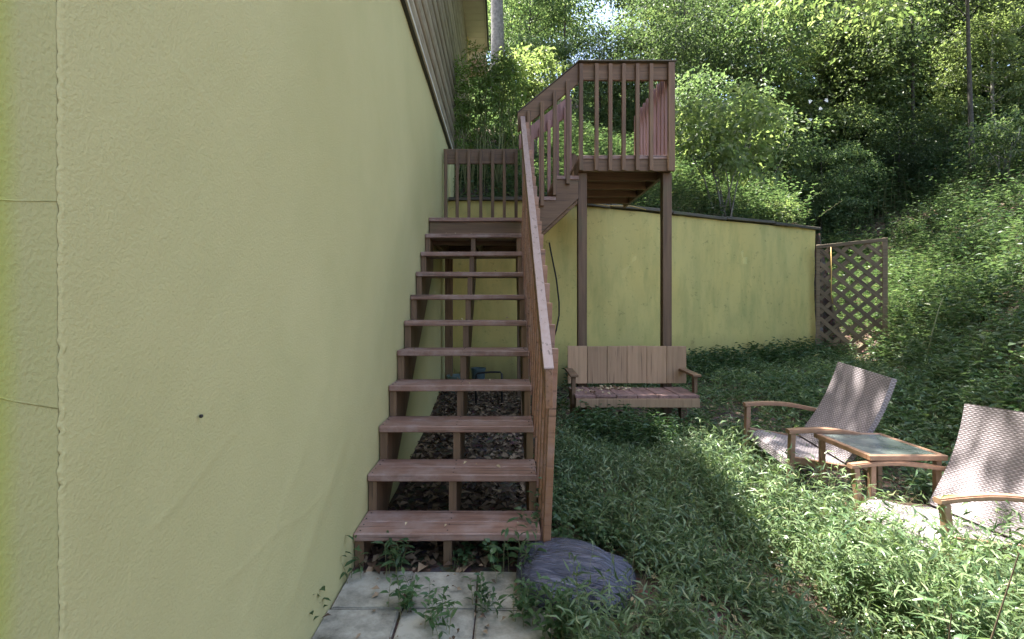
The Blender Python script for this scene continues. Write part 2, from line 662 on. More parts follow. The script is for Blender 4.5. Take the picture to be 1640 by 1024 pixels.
def leaves_np(P, D, Up, L, Wd, droop=0.25, fold=0.18, fine=False):
    """Leaf blades at P growing along D. Returns verts, tris. 4 tris each (fine) or 2."""
    n = len(P)
    D = unit(D)
    Sd = unit(np.cross(D, Up))
    Nn = np.cross(Sd, D)
    L = L[:, None]
    Wd = Wd[:, None]
    if fine == 2:
        sd = Sd * Wd
        nn = Nn * Wd * fold
        m1 = P + D * L * 0.28 + Nn * L * droop * 0.20
        m2 = P + D * L * 0.62 + Nn * L * droop * 0.02
        V = np.stack([P, m1 + sd * 0.46 + nn, m1, m1 - sd * 0.46 + nn, m2 + sd * 0.40 + nn, m2, m2 - sd * 0.40 + nn, P + D * L - Nn * L * droop * 0.6], 1).reshape(-1, 3)
        o = (np.arange(n) * 8)[:, None]
        F = np.concatenate([o + np.array([t_]) for t_ in ((0, 1, 2), (0, 2, 3), (1, 4, 5), (1, 5, 2), (2, 5, 6), (2, 6, 3), (4, 7, 5), (5, 7, 6))], 1).reshape(-1, 3)
    elif fine:
        base = P
        mid = P + D * L * 0.48 + Nn * L * droop * 0.25
        lft = P + D * L * 0.42 + Sd * Wd * 0.5 + Nn * (L * droop * 0.25 + Wd * fold)
        rgt = P + D * L * 0.42 - Sd * Wd * 0.5 + Nn * (L * droop * 0.25 + Wd * fold)
        tip = P + D * L - Nn * L * droop
        V = np.stack([base, lft, mid, rgt, tip], 1).reshape(-1, 3)
        o = (np.arange(n) * 5)[:, None]
        F = np.concatenate([o + np.array([[0, 1, 2]]), o + np.array([[0, 2, 3]]), o + np.array([[1, 4, 2]]), o + np.array([[2, 4, 3]])], 1).reshape(-1, 3)
    else:
        base = P
        lft = P + D * L * 0.45 + Sd * Wd * 0.5 + Nn * Wd * fold
        rgt = P + D * L * 0.45 - Sd * Wd * 0.5 + Nn * Wd * fold
        tip = P + D * L - Nn * L * droop
        V = np.stack([base, lft, rgt, tip], 1).reshape(-1, 3)
        o = (np.arange(n) * 4)[:, None]
        F = np.concatenate([o + np.array([[0, 1, 3]]), o + np.array([[0, 3, 2]])], 1).reshape(-1, 3)
    return V, F


def stems_np(A, B, ra, rb):
    """Three-sided stems from A to B."""
    n = len(A)
    D = unit(B - A)
    ref = np.tile(np.array([[0.9, 0.1, 0.3]]), (n, 1))
    s = unit(np.cross(D, ref))
    u = np.cross(s, D)
    vs = []
    for k in range(3):
        a = 2 * math.pi * k / 3
        o = s * math.cos(a) + u * math.sin(a)
        vs.append(A + o * ra[:, None])
    for k in range(3):
        a = 2 * math.pi * k / 3
        o = s * math.cos(a) + u * math.sin(a)
        vs.append(B + o * rb[:, None])
    V = np.stack(vs, 1).reshape(-1, 3)
    o = (np.arange(n) * 6)[:, None]
    F = np.concatenate([o + np.array([[k, (k + 1) % 3, 3 + (k + 1) % 3]]) for k in range(3)] +
                       [o + np.array([[k, 3 + (k + 1) % 3, 3 + k]]) for k in range(3)], 1).reshape(-1, 3)
    return V, F


def join_np(parts):
    V, F, o = [], [], 0
    for v, f in parts:
        V.append(v)
        F.append(f + o)
        o += len(v)
    return np.concatenate(V), np.concatenate(F)


# ------------------------------------------------------------------ terrain heights
WA = np.array([0.50, 6.90])          # corner of the retaining wall
WB = np.array([5.86, 9.53])          # its far right end
WD = (WB - WA) / np.linalg.norm(WB - WA)
WN = np.array([-WD[1], WD[0]])


def sstep(a, b, x):
    t = np.clip((x - a) / (b - a), 0, 1)
    return t * t * (3 - 2 * t)


def vnoise(x, y, s, seed=0):
    return (np.sin(x * s * 1.7 + 1.3 + seed) * np.cos(y * s * 1.3 - 0.7 + seed * 2) +
            0.6 * np.sin(x * s * 3.1 + y * s * 2.3 + seed * 3) + 0.4 * np.cos(x * s * 5.3 - y * s * 4.7 + seed))


def yard_h(x, y):
    x = np.asarray(x, float)
    y = np.asarray(y, float)
    under = 0.14 * sstep(3.0, 6.5, y) + 0.10 * sstep(3.5, 6.5, y) * (1 - sstep(-0.2, 0.6, x))
    drop = -0.17 * sstep(0.9, 1.9, x) * (1 - sstep(3.8, 6.0, y))
    far = 0.1 * sstep(2, 6, x) * sstep(5, 8, y)
    return under + drop + far + 0.012 * vnoise(x, y, 2.0) * sstep(2.6, 3.4, y)


def signed(x, y):
    """distance behind the retaining wall line."""
    sB = (x - WA[0]) * WN[0] + (y - WA[1]) * WN[1]
    sA = y - 6.90
    return np.where(x < WA[0], sA, np.minimum(sB, sA + 50))


def foot_x(y):
    return 3.5 + 2.6 * sstep(3.0, 8.8, np.asarray(y, float))


def hill_h(x, y):
    x = np.asarray(x, float)
    y = np.asarray(y, float)
    s = signed(x, y)
    U = 2.62 + 0.60 * np.maximum(s - 0.3, 0) - 0.30 * np.maximum(s - 16, 0) + 0.05 * vnoise(x, y, 0.8) * sstep(0.6, 2, s)
    U = U + 0.36 * np.maximum(x - 5.5, 0) - 0.2 * np.maximum(x - 18, 0)
    fx = x - foot_x(y)
    s2 = np.maximum(s, 0)
    foot = np.where(s < 0, fx, np.hypot(np.maximum(fx, 0), s2))
    foot = np.maximum(foot, 0)
    low = yard_h(np.minimum(x, 6.2), np.minimum(y, 9)) + 0.68 * foot + 0.05 * vnoise(x, y, 1.6) * sstep(0, 1, foot)
    w = 1 - (1 - sstep(5.86, 6.7, x)) * np.exp(np.minimum(s, 0) * 6)
    full = np.minimum(U + 0.0 * x, low)
    out = U * (1 - w) + full * w
    return np.where((s < 0) & (x < foot_x(y)), yard_h(x, y) - 0.012, out)


def surf(x, y):
    return np.where((signed(x, y) < 0) & (x > foot_x(y)), hill_h(x, y), yard_h(x, y))


def grid_mesh(xs, ys, hf, keep=None):
    X, Y = np.meshgrid(xs, ys, indexing='ij')
    Z = hf(X, Y)
    V = np.stack([X, Y, Z], -1).reshape(-1, 3)
    nx, ny = len(xs), len(ys)
    i, j = np.meshgrid(np.arange(nx - 1), np.arange(ny - 1), indexing='ij')
    a = i * ny + j
    F = np.stack([a, a + ny, a + ny + 1, a + 1], -1).reshape(-1, 4)
    if keep is not None:
        k = keep(X, Y).reshape(-1)
        F = F[k[F].all(axis=1)]
        used = np.unique(F)
        mp = -np.ones(len(V), int)
        mp[used] = np.arange(len(used))
        V = V[used]
        F = mp[F]
    return V, F


# yard: one sheet reaching the horizon
xs = np.concatenate([[-300, -80, -20, -6], np.arange(-2, 8, 0.12), [9, 14, 30, 90, 300]])
ys = np.concatenate([[-300, -60, -10, -2], np.arange(0, 11, 0.12), [12, 16, 30, 90, 300]])
V, F = grid_mesh(xs, ys, lambda x, y: yard_h(x, y) - 0.006)
g = link('ground', mesh_np('ground', V, F, M['soil']))
tag(g, 'bare brown soil of the yard below the stairs', kind='structure')
for p in g.data.polygons:
    p.use_smooth = True
# hillside
xs = np.concatenate([[-60, -30, -15, -8, -4, -2], np.arange(-1, 12, 0.1), np.arange(12, 24, 0.5), [26, 30, 40, 70]])
ys = np.concatenate([[-12, -6, -2, 0, 1.5], np.arange(2.5, 14, 0.1), np.arange(14, 30, 0.6), [34, 40, 55, 90]])
V, F = grid_mesh(xs, ys, hill_h, lambda x, y: (signed(x, y) > 0.06) & (x < 6.15) | (x >= foot_x(y) - 0.12))
g = link('hillside', mesh_np('hillside', V, F, M['soil']))
tag(g, 'leaf littered slope rising behind the yellow retaining wall', kind='structure')
for p in g.data.polygons:
    p.use_smooth = True


# ------------------------------------------------------------------ the house on the left
XW = -0.705
house = tag(empty('house', (XW, 0, 0)), 'house with tall yellow plaster wall and log siding along the left', 'house')


def hbox(name, x0, x1, y0, y1, z0, z1, mat, bev=0.003):
    return box(name, x0 - XW, x1 - XW, y0, y1, z0, z1, mat, house, bev)


hbox('wall', XW - 0.30, XW - 0.006, -5.0, 10.9, -0.3, 3.40, M['base'], 0)
hbox('rear_wall', -6.0, XW - 0.31, 10.6, 10.9, -0.3, 6.77, M['base'], 0)
hbox('upper_wall', XW - 0.30, XW - 0.05, -5.0, 10.55, 3.403, 6.76, M['base'], 0)


def coat():
    """Top coat of plaster lapped over the older coat, with a ragged near edge."""
    ny, nz = 190, 900
    y_edge = 0.822
    ys_ = y_edge + (6.95 - y_edge) * np.linspace(0, 1, ny) ** 2.1
    zs = np.linspace(-0.28, 3.402, nz)
    Y, Z = np.meshgrid(ys_, zs, indexing='ij')
    r = rng.standard_normal(nz)
    ker = np.hanning(5)
    r1 = np.convolve(r, ker / ker.sum(), 'same')
    r2 = np.convolve(rng.standard_normal(nz), np.hanning(121) / np.hanning(121).sum(), 'same')
    edge = 0.0026 * r1 * (0.4 + np.abs(r2) * 3) + 0.003 * r2 - 0.004 * (zs - 1.25)
    fall = np.exp(-(Y - y_edge) / 0.03)
    Yd = Y + edge[None, :] * fall
    th = 0.0042 * (1 - np.exp(-(Y - y_edge + 0.0005) / 0.003))
    bead = 0.0009 * np.exp(-((Y - y_edge - 0.004) / 0.004) ** 2) * np.maximum(0.1 + 2.2 * r1, 0)[None, :]
    th = th + bead
    # trowel ridges and the swelling low down by the stairs
    for (y0, z0, y1, z1, amp, wd) in ((1.05, 0.10, 2.1, 0.95, .004, .02), (0.95, 1.85, 1.5, 1.62, .003, .008),
                                      (1.7, 0.25, 2.3, 0.62, .009, .05), (1.2, 2.5, 1.75, 2.15, .003, .01),
                                      (1.02, .8, 1.35, .9, .003, .01), (0.9, 1.5, 1.0, 1.45, .003, .006),
                                      (2.6, 2.6, 3.6, 2.0, .003, .015), (1.3, .55, 2.0, .5, .003, .012)):
        d = np.array([y1 - y0, z1 - z0])
        ll = np.hypot(*d)
        d = d / ll
        t = np.clip(((Y - y0) * d[0] + (Z - z0) * d[1]), 0, ll)
        dist = np.hypot(Y - y0 - t * d[0], Z - z0 - t * d[1] + 0.01 * np.sin(t * 14))
        th = th + 0.42 * amp * np.exp(-(dist / wd) ** 2) * (0.55 + 0.45 * np.sin(t * 23) ** 2)
    th = th + 0.0010 * (vnoise(Y, Z, 3.0) + 0.4 * vnoise(Y, Z, 9.0, 2)) * (1 - fall) + 0.002 * (1 - fall)
    Xo = -0.006 + np.maximum(th, 0.0002)
    V = np.stack([Xo, Yd, Z], -1).reshape(-1, 3)
    i, j = np.meshgrid(np.arange(ny - 1), np.arange(nz - 1), indexing='ij')
    a = i * nz + j
    F = np.stack([a, a + nz, a + nz + 1, a + 1], -1).reshape(-1, 4)
    me = mesh_np('plaster_coat', V, F, M['coat'])
    me.polygons.foreach_set('use_smooth', np.ones(len(F), bool))
    return link('plaster_coat', me, None, house)


coat()
hbox('quoin_strip', XW - 0.001, XW + 0.03, 6.96, 7.5, 2.2, 3.36, M['coat'])
# seams in the older coat near the camera
for za_, zb_ in ((1.165, 1.085), (1.378, 1.418)):
    dz_ = (zb_ - za_) / 3
    tube('plaster_ridge', [(-0.0065, 0.60, za_), (-0.0065, 0.674, za_ + dz_ + 0.002), (-0.0065, 0.748, za_ + 2 * dz_ - 0.001), (-0.0065, 0.822, zb_)], 0.0016, M['base'], house, 5)
o = link('nail', box_mesh(0.008, 0.008, 0.008, M['dark'], 0.002), None, house, (0.006, 1.197, 0.992))

# log siding: horizontal half-round boards
nb = 16
bh = (6.74 - 3.45) / nb


def siding_mesh():
    bm = bmesh.new()
    prof = []
    for k in range(7):
        a = math.pi * (k / 6 - 0.5)
        prof.append((0.035 * math.cos(a) ** 0.7 if abs(math.cos(a)) > 1e-6 else 0.0, (bh * 0.47) * math.sin(a)))
    L0, L1 = -5.0, 10.45
    a = [bm.verts.new((p[0], L0, p[1])) for p in prof]
    b = [bm.verts.new((p[0], L1, p[1])) for p in prof]
    for i in range(6):
        f = bm.faces.new((a[i], b[i], b[i + 1], a[i + 1]))
        f.smooth = True
    bm.faces.new((a[0], a[6], b[6], b[0]))
    bm.faces.new(a[::-1])
    bm.faces.new(b)
    bmesh.ops.recalc_face_normals(bm, faces=bm.faces)
    me = bpy.data.meshes.new('siding_board')
    bm.to_mesh(me)
    bm.free()
    me.materials.append(M['siding'])
    return me


sm = siding_mesh()
for i in range(nb):
    link('siding_board', sm, None, house, (-0.049 + 0.05 + 0.003 * (i % 3), 0, 3.47 + bh * (i + 0.5)))
hbox('drip_edge', XW - 0.01, XW + 0.045, -5.0, 10.45, 3.415, 3.45, M['soffit'])
hbox('flashing', XW - 0.005, XW + 0.03, 0.0, 10.45, 3.403, 3.414, M['dark'], 0)
hbox('corner_board', XW - 0.05, XW + 0.06, 10.46, 10.62, 2.6, 6.75, M['coat'])
# eaves
ov = -0.27
for k in range(74):
    y0 = -5.0 + k * 0.216
    hbox('soffit_slat', XW + 0.0, ov - 0.03, y0, y0 + 0.206, 6.772, 6.79, M['soffit'], 0.002)
hbox('fascia', ov - 0.025, ov, -5.2, 11.05, 6.75, 6.95, M['soffit'])
hbox('gutter', ov + 0.002, ov + 0.03, -5.2, 11.05, 6.74, 6.93, M['dark'])
hbox('eave_box', XW, ov - 0.03, 10.99, 11.3, 6.55, 6.90, M['soffit'])
for k in range(4):
    hbox('gable_panel', XW + 0.01 + k * 0.105, XW + 0.11 + k * 0.105, 11.0, 11.25, 6.26, 6.548, M['pinkpanel'])
hbox('roof', -6.0, ov + 0.02, -5.2, 11.3, 6.953, 7.02, M['roof'], 0)
hbox('front_wall', -6.0, XW - 0.31, -5.0, -4.7, -0.3, 6.77, M['base'], 0)

# ------------------------------------------------------------------ retaining wall
rw = tag(empty('retaining_wall', (WA[0], WA[1], 0)), 'yellow painted retaining wall with mildew stains behind the stairs and bench', 'retaining wall')


def wall_mesh(a, b, th, z0, z1, seg):
    a, b = np.array(a, float), np.array(b, float)
    d = (b - a)
    L = np.linalg.norm(d)
    d /= L
    n = np.array([-d[1], d[0]])
    us = np.linspace(0, L, seg)
    zs = np.linspace(z0, z1, 30)
    U, Z = np.meshgrid(us, zs, indexing='ij')
    bump = 0.012 * vnoise(U, Z, 1.5) + 0.006 * vnoise(U, Z, 5.0, 1)
    P = a[None, None, :] + d * U[..., None] + n * bump[..., None]
    V = [np.concatenate([P, Z[..., None]], -1).reshape(-1, 3)]
    i, j = np.meshgrid(np.arange(seg - 1), np.arange(29), indexing='ij')
    q = i * 30 + j
    F = np.stack([q, q + 30, q + 31, q + 1], -1).reshape(-1, 4)
    o = len(V[0])
    c = [a + n * 0.02, b + n * 0.02, b + n * th, a + n * th]
    V.append(np.array([[p[0], p[1], z] for z in (z0, z1) for p in c]))
    F2 = np.array([[0, 1, 5, 4], [1, 2, 6, 5], [2, 3, 7, 6], [3, 0, 4, 7], [4, 5, 6, 7]]) + o
    F = np.concatenate([F, F2])
    V = np.concatenate(V)
    V[:, 0] -= WA[0]
    V[:, 1] -= WA[1]
    # close end gaps: side strip handled by box faces
    me = mesh_np('wall_section', V, F, M['retain'])
    return link('wall_section', me, None, rw)


ZT = 2.66
wall_mesh((XW + 0.002, 6.90), (WA[0], WA[1]), 0.24, -0.2, ZT, 16)
wall_mesh(WA, WB, 0.24, -0.2, ZT, 60)
box('cap_board', XW + 0.01 - WA[0], -0.13 - WA[0], -0.05, 0.26, ZT + 0.003, ZT + 0.045, M['cap'], rw, 0.006)
box('cap_board', -0.12 - WA[0], -0.005, -0.05, 0.26, ZT + 0.003, ZT + 0.05, M['cap'], rw, 0.006)
LW = float(np.linalg.norm(WB - WA))
ang = math.atan2(WD[1], WD[0])
nseg = 5
for k in range(nseg):
    u0 = LW * k / nseg + 0.012
    u1 = LW * (k + 1) / nseg
    if k == nseg - 1:
        u1 += 0.10
    c = WD * (u0 + u1) / 2 + WN * 0.10
    me = box_mesh(u1 - u0, 0.31, 0.05, M['cap'], 0.007)
    link('cap_board', me, None, rw, (c[0], c[1], ZT + 0.034 + 0.008 * (k % 2)), (R(1.6) * (-1) ** k, R(0.35) * (-1) ** k, ang + R((0.5, -0.6, 0.3, -0.4, 0.7)[k])))
# black cable hanging on the wall, and the cord lying along its top
tag(tube('cable', [(0.66, 6.88, 2.10), (0.69, 6.90, 1.95), (0.76, 6.93, 1.62), (0.80, 6.95, 1.30), (0.80, 6.95, 1.12), (0.76, 6.94, 0.92), (0.70, 6.93, 0.74)], 0.012, M['cable'], None, 6),
    'black cable hanging in a curve against the yellow retaining wall', 'cable')
tag(tube('cord', [(1.22, 7.18, 2.70), (1.5, 7.22, 2.66), (1.9, 7.40, 2.69), (2.15, 7.56, 2.67)], 0.008, M['hose'], None, 6),
    'thin tan cord trailing along the top of the retaining wall', 'cord')

# ------------------------------------------------------------------ staircase
st = tag(empty('staircase', (0, 2.436, 0)), 'brown wooden outdoor staircase with handrail, landing and raised platform', 'staircase')
OY = 2.436


def sbox(name, x0, x1, y0, y1, z0, z1, mat, bev=0.003, rot=(0, 0, 0)):
    return box(name, x0, x1, y0 - OY, y1 - OY, z0, z1, mat, st, bev, rot)


RUN, RISE, Z1 = 0.2585, 0.195, 0.166
SXL, SXR = -0.700, 0.196
for i in range(10):
    y = OY + RUN * i
    z = Z1 + RISE * i
    j = random.uniform(-0.003, 0.003)
    sbox('tread_board', SXL, SXR + j, y, y + 0.138, z - 0.038, z, M['tread'], 0.005, (0, R(random.uniform(-.15, .25)), 0))
    sbox('tread_board', SXL, SXR - j, y + 0.142, y + 0.28, z - 0.038, z - 0.001, M['tread'], 0.005, (0, R(random.uniform(-.15, .2)), 0))


def stringer(x0, x1):
    pts = []
    drop = 0.285
    for i in range(10):
        y = RUN * i + 0.022
        z = Z1 + RISE * i - 0.0385
        zb = z - RISE if i else 0.0
        pts.append((y, zb if i else -0.03))
        pts.append((y, z))
    ytop = RUN * 10 + 0.0
    pts.append((ytop, Z1 + RISE * 9 - 0.0385))
    pts.append((ytop, Z1 + RISE * 9 - 0.0385 - drop))
    sl = RISE / RUN
    yb = ytop - (Z1 + RISE * 9 - 0.0385 - drop + 0.03) / sl
    pts.append((yb, -0.03))
    return prism('stringer', pts, 'x', x0, x1, M['wood_z'], st, 0)


stringer(SXL + 0.003, SXL + 0.045)
stringer(-0.272, -0.232)
stringer(0.154, SXR - 0.004)
screw = box_mesh(0.007, 0.007, 0.003, M['dark'], 0.001)
for i in range(6):
    for x in (SXL + 0.024, -0.252, 0.172):
        for dy in (0.035, 0.105, 0.175, 0.245):
            link('screw', screw, None, st, (x + random.uniform(-.006, .006), RUN * i + dy + random.uniform(-.006, .006), Z1 + RISE * i + 0.0005))
# landing
YL0, YL1, ZL = 5.02, 6.27, 2.116
for k in range(9):
    y0 = YL0 + k * 0.14
    sbox('landing_board', SXL, 0.30, y0, min(y0 + 0.135, YL1), ZL - 0.038, ZL - 0.001 * (k % 2), M['tread'], 0.004)
sbox('rim_joist', SXL + 0.003, 0.296, YL0 + 0.022, YL0 + 0.06, ZL - 0.27, ZL - 0.039, M['wood_x'])
sbox('rim_joist', SXL + 0.003, 0.296, YL1 - 0.05, YL1 - 0.012, ZL - 0.27, ZL - 0.039, M['wood_x'])
for x in (-0.66, -0.24, 0.255):
    sbox('joist', x, x + 0.038, YL0 + 0.062, YL1 - 0.052, ZL - 0.26, ZL - 0.039, M['wood_y'])
for (x, y) in ((0.205, 5.062), (0.205, 6.12), (-0.66, 6.12)):
    sbox('post', x, x + 0.0885, y, y + 0.0885, -0.05, ZL - 0.262, M['wood_z'])
# rear rail of the landing
sbox('rail_board', SXL + 0.012, 0.205, 6.215, 6.253, 2.975, 3.155, M['wood_x'])
for k in range(7):
    xc = 801 + 0.0
    px = (714, 732.3, 751, 770, 789, 807.7, 826.5)[k]
    x = (px - 801) * 6.2 / 820
    sbox('baluster', x - 0.019, x + 0.019, 6.175, 6.213, ZL + 0.002, 3.13, M['wood_z'])
# handrail of the lower flight: board on edge with plumb-cut end, balusters outside
YR0, YR1 = 2.31, 5.03
zr = lambda y: 0.962 + 0.787 * (y - 2.31)
prism('handrail', [(YR0 - OY, zr(YR0) - 0.178), (YR0 - OY, zr(YR0)), (YR1 - OY, zr(YR1)), (YR1 - OY, zr(YR1) - 0.178)], 'x', 0.203, 0.238, M['rail'], st, 0.003)
prism('rail_cap', [(YR0 - 0.004 - OY, zr(YR0) + 0.001), (YR0 - 0.004 - OY, zr(YR0) + 0.009), (YR1 - OY, zr(YR1) + 0.012), (YR1 - OY, zr(YR1) + 0.004)], 'x', 0.197, 0.243, M['cap_pale'], st, 0.002)  # thin strip added on the board; sky-lit top edge painted pale, with wear
nbal = 19
for k in range(nbal):
    y = 2.435 + k * (4.93 - 2.435) / (nbal - 1)
    zt = Z1 + (y - OY) * RISE / RUN
    z0 = max(zt - 0.24, 0.035) if k else 0.03
    z1 = zr(y) - 0.012
    beam('baluster', (0.217, y - OY, z0), (0.2585, y - OY, z1), 0.036, 0.036, M['rail'], st, up=(0, 1, 0))
# upper flight: three steps to the right
YF = 5.03
for (x0, x1, z) in ((0.30, 0.545, 2.322), (0.537, 0.772, 2.527)):
    sbox('tread_board', x0, x1, YF - 0.01, YF + 0.84, z - 0.038, z, M['tread'], 0.004)
for (a, b) in ((YF, YF + 0.038), (YF + 0.79, YF + 0.828)):
    prism('stringer', [(0.302, 1.905), (0.302, 2.283), (0.535, 2.284), (0.535, 2.488), (0.768, 2.488), (0.768, 2.305), (0.36, 1.925)], 'y', a - OY, b - OY, M['wood_x'], st, 0.002)
prism('stringer', [(0.30, 1.87), (0.355, 1.885), (0.766, 2.265), (0.766, 2.30), (0.36, 1.922), (0.302, 1.90)], 'y', YF + 0.045 - OY, YF + 0.085 - OY, M['wood_x'], st, 0.002)
# platform
PX0, PX1, PZ, PY1 = 0.772, 1.700, 2.730, 6.92
k = 0
y = YF
while y < PY1:
    sbox('deck_board', PX0, PX1, y, min(y + 0.136, PY1), PZ - 0.038, PZ - 0.001 * (k % 2), M['tread'], 0.004)
    y += 0.14
    k += 1
sbox('rim_joist', PX0 + 0.002, PX1 - 0.002, YF + 0.004, YF + 0.042, 2.574, PZ - 0.04, M['wood_x'])
for x in (PX0 + 0.004, PX1 - 0.044):
    sbox('rim_joist', x, x + 0.038, YF + 0.044, PY1, 2.574, PZ - 0.04, M['wood_y'])
for y in (5.40, 5.80, 6.20, 6.60):
    sbox('joist', PX0 + 0.045, PX1 - 0.046, y, y + 0.038, 2.50 + 0.07, PZ - 0.04, M['wood_x'])
# platform posts down to the ground
sbox('post', 0.775, 0.8635, YF + 0.055, YF + 0.145, -0.02, 2.572, M['wood_z'])
sbox('post', 1.617, 1.706, YF + 0.055, YF + 0.145, -0.02, 2.572, M['wood_z'])
# front rail of the platform
sbox('rail_board', 0.770, 1.712, YF - 0.002, YF + 0.034, 3.468, 3.632, M['wood_x'])
sbox('rail_cap', 0.760, 1.720, YF - 0.045, YF + 0.10, 3.634, 3.648, M['cap'])
for px in (930.6, 955.6, 977.5, 999.0, 1021.0, 1043.0):
    x = (px - 801) * 5.0 / 820
    sbox('baluster', x - 0.019, x + 0.019, YF - 0.041, YF - 0.004, 2.572, 3.615, M['wood_z'])
sbox('corner_post', 1.640, 1.705, YF - 0.045, YF - 0.004, 2.565, 3.625, M['wood_z'])
# sloping front rail of the upper flight
prism('rail_board', [(0.172, 2.955), (0.172, 3.145), (0.768, 3.640), (0.768, 3.432)], 'y', YF - 0.002 - OY, YF + 0.034 - OY, M['wood_x'], st, 0.003)
prism('rail_cap', [(0.172, 3.147), (0.172, 3.157), (0.762, 3.652), (0.762, 3.642)], 'y', YF - 0.01 - OY, YF + 0.08 - OY, M['cap'], st, 0)
for (px, yt, yb) in ((847.0, 178, 352), (868.3, 163, 330), (888.6, 146.5, 313), (909.6, 129, 295)):
    x = (px - 801) * 5.0 / 820
    sbox('baluster', x - 0.019, x + 0.019, YF - 0.041, YF - 0.004, H + (490 - yb) * 5.0 / 820, H + (490 - yt) * 5.0 / 820, M['wood_z'])
# rear rail of the upper flight (pink cast of the light painted in)
YB = 5.84
prism('rail_board', [(0.215, 3.03), (0.215, 3.20), (0.80, 3.655), (0.80, 3.44)], 'y', YB - OY, YB + 0.036 - OY, M['pink_z'], st, 0.003)
for k in range(6):
    x = 0.27 + k * 0.095
    z = 2.12 + 0.82 * (x - 0.27)
    sbox('baluster', x - 0.019, x + 0.019, YB - 0.04, YB - 0.003, z + 0.02, z + 1.0, M['pink_z'])
sbox('post', 0.775, 0.812, YB - 0.03, YB + 0.008, 2.74, 3.60, M['pink_z'])
# right side rail of the platform
sbox('rail_board', PX1 - 0.002, PX1 + 0.034, YF + 0.06, 6.40, 3.46, 3.625, M['pink_z'])
for k in range(10):
    y = YF + 0.13 + k * 0.128
    sbox('baluster', PX1 - 0.041, PX1 - 0.004, y, y + 0.038, PZ + 0.003, 3.60, M['pink_z'])
beam('brace', (0.80, 6.0 - OY, 2.735), (0.90, 6.05 - OY, 3.02), 0.03, 0.12, M['wood_x'], st)

# ------------------------------------------------------------------ pavers
pv = tag(empty('paved_path', (XW, 2.4, 0)), kind='structure')


def paver_mesh(seed):
    rr = random.Random(seed)
    bm = bmesh.new()
    bmesh.ops.create_cube(bm, size=1)
    bmesh.ops.scale(bm, vec=(0.292, 0.292, 0.05), verts=bm.verts)
    for v in bm.verts:
        if v.co.z > 0:
            v.co.x += rr.uniform(-.004, .004)
            v.co.y += rr.uniform(-.004, .004)
            v.co.z += rr.uniform(-.002, .002)
    bmesh.ops.bevel(bm, geom=bm.edges[:], offset=0.006, segments=2, affect='EDGES')
    me = bpy.data.meshes.new('paver')
    bm.to_mesh(me)
    bm.free()
    me.materials.append(M['concrete'])
    return me


pms = [paver_mesh(i) for i in range(4)]
for i in range(3):
    for j in range(5):
        link('paver', pms[(i * 3 + j) % 4], None, pv, (0.152 + i * 0.30 + random.uniform(-.003, .003), -0.155 - j * 0.30 + random.uniform(-.003, .003), -0.012 + random.uniform(-.004, .004)),
             (R(random.uniform(-.8, .8)), R(random.uniform(-.8, .8)), R(random.uniform(-.7, .7) + 90 * (i % 3))))

# ------------------------------------------------------------------ bench
bn = tag(empty('bench', (1.20, 4.75, 0)), 'low brown wooden bench with plank back and dry leaves on its seat', 'bench')


def bbox_(name, x0, x1, y0, y1, z0, z1, mat, bev=0.003, rot=(0, 0, 0)):
    return box(name, x0 - 1.20, x1 - 1.20, y0 - 4.75, y1 - 4.75, z0, z1, mat, bn, bev, rot)


for k in range(6):
    x0 = 0.661 + k * 0.1935
    bbox_('back_board', x0, x0 + 0.190, 5.0, 5.02, 0.49 + random.uniform(-.006, .006), 0.855 + random.uniform(-.004, .004), M['bench'], 0.002, (0, R(random.uniform(-.3, .3)), 0))
bbox_('back_rail', 0.68, 1.80, 5.022, 5.05, 0.52, 0.60, M['wood_x'])
bbox_('back_rail', 0.68, 1.80, 5.022, 5.05, 0.74, 0.82, M['wood_x'])
for k in range(6):
    x0 = 0.672 + k * 0.185
    bbox_('seat_board', x0, x0 + 0.180, 4.565, 5.03, 0.425 + random.uniform(-.003, .004), 0.450 + random.uniform(-.001, .003), M['benchseat'], 0.003, (R(random.uniform(-.5, .5)), 0, 0))
bbox_('seat_apron', 0.675, 1.775, 4.545, 4.583, 0.345, 0.423, M['bench'])
bbox_('seat_apron', 0.675, 1.775, 4.985, 5.02, 0.345, 0.423, M['wood_x'])
for x in (0.68, 1.73):
    bbox_('leg', x, x + 0.06, 4.90, 4.98, 0.02, 0.423, M['wood_z'])
for (x, n) in ((0.635, 0), (1.745, 1)):
    beam('armrest', (x + 0.035 - 1.20, 4.62 - 4.75, 0.615), (x + 0.035 - 1.20, 4.998 - 4.75, 0.63), 0.075, 0.022, M['wood_y'], bn)
    bbox_('arm_support', x + 0.018, x + 0.053, 4.66, 4.71, 0.455 if n else 0.35, 0.60, M['wood_z'])

# ------------------------------------------------------------------ lattice panel
la = Vector((5.76, 9.33, 0))
lb = Vector((6.66, 8.80, 0))
lang = math.atan2(lb.y - la.y, lb.x - la.x)
LWd = (lb - la).length
lt = tag(empty('lattice_panel', (la.x, la.y, 0), (0, 0, lang)), 'weathered brown wooden lattice panel at the right end of the wall', 'lattice')
z0, z1 = 0.28, 2.34
box('stile', 0.0, 0.06, -0.02, 0.025, z0, z1 + 0.02, M['lattice'], lt)
box('stile', LWd - 0.075, LWd, -0.035, 0.03, z0 - 0.1, z1 + 0.08, M['lattice'], lt)
beam('top_rail', (0.0, -0.022, z1 - 0.02), (LWd - 0.03, -0.022, z1 + 0.045), 0.03, 0.06, M['lattice'], lt)
x0, x1 = 0.05, LWd - 0.07


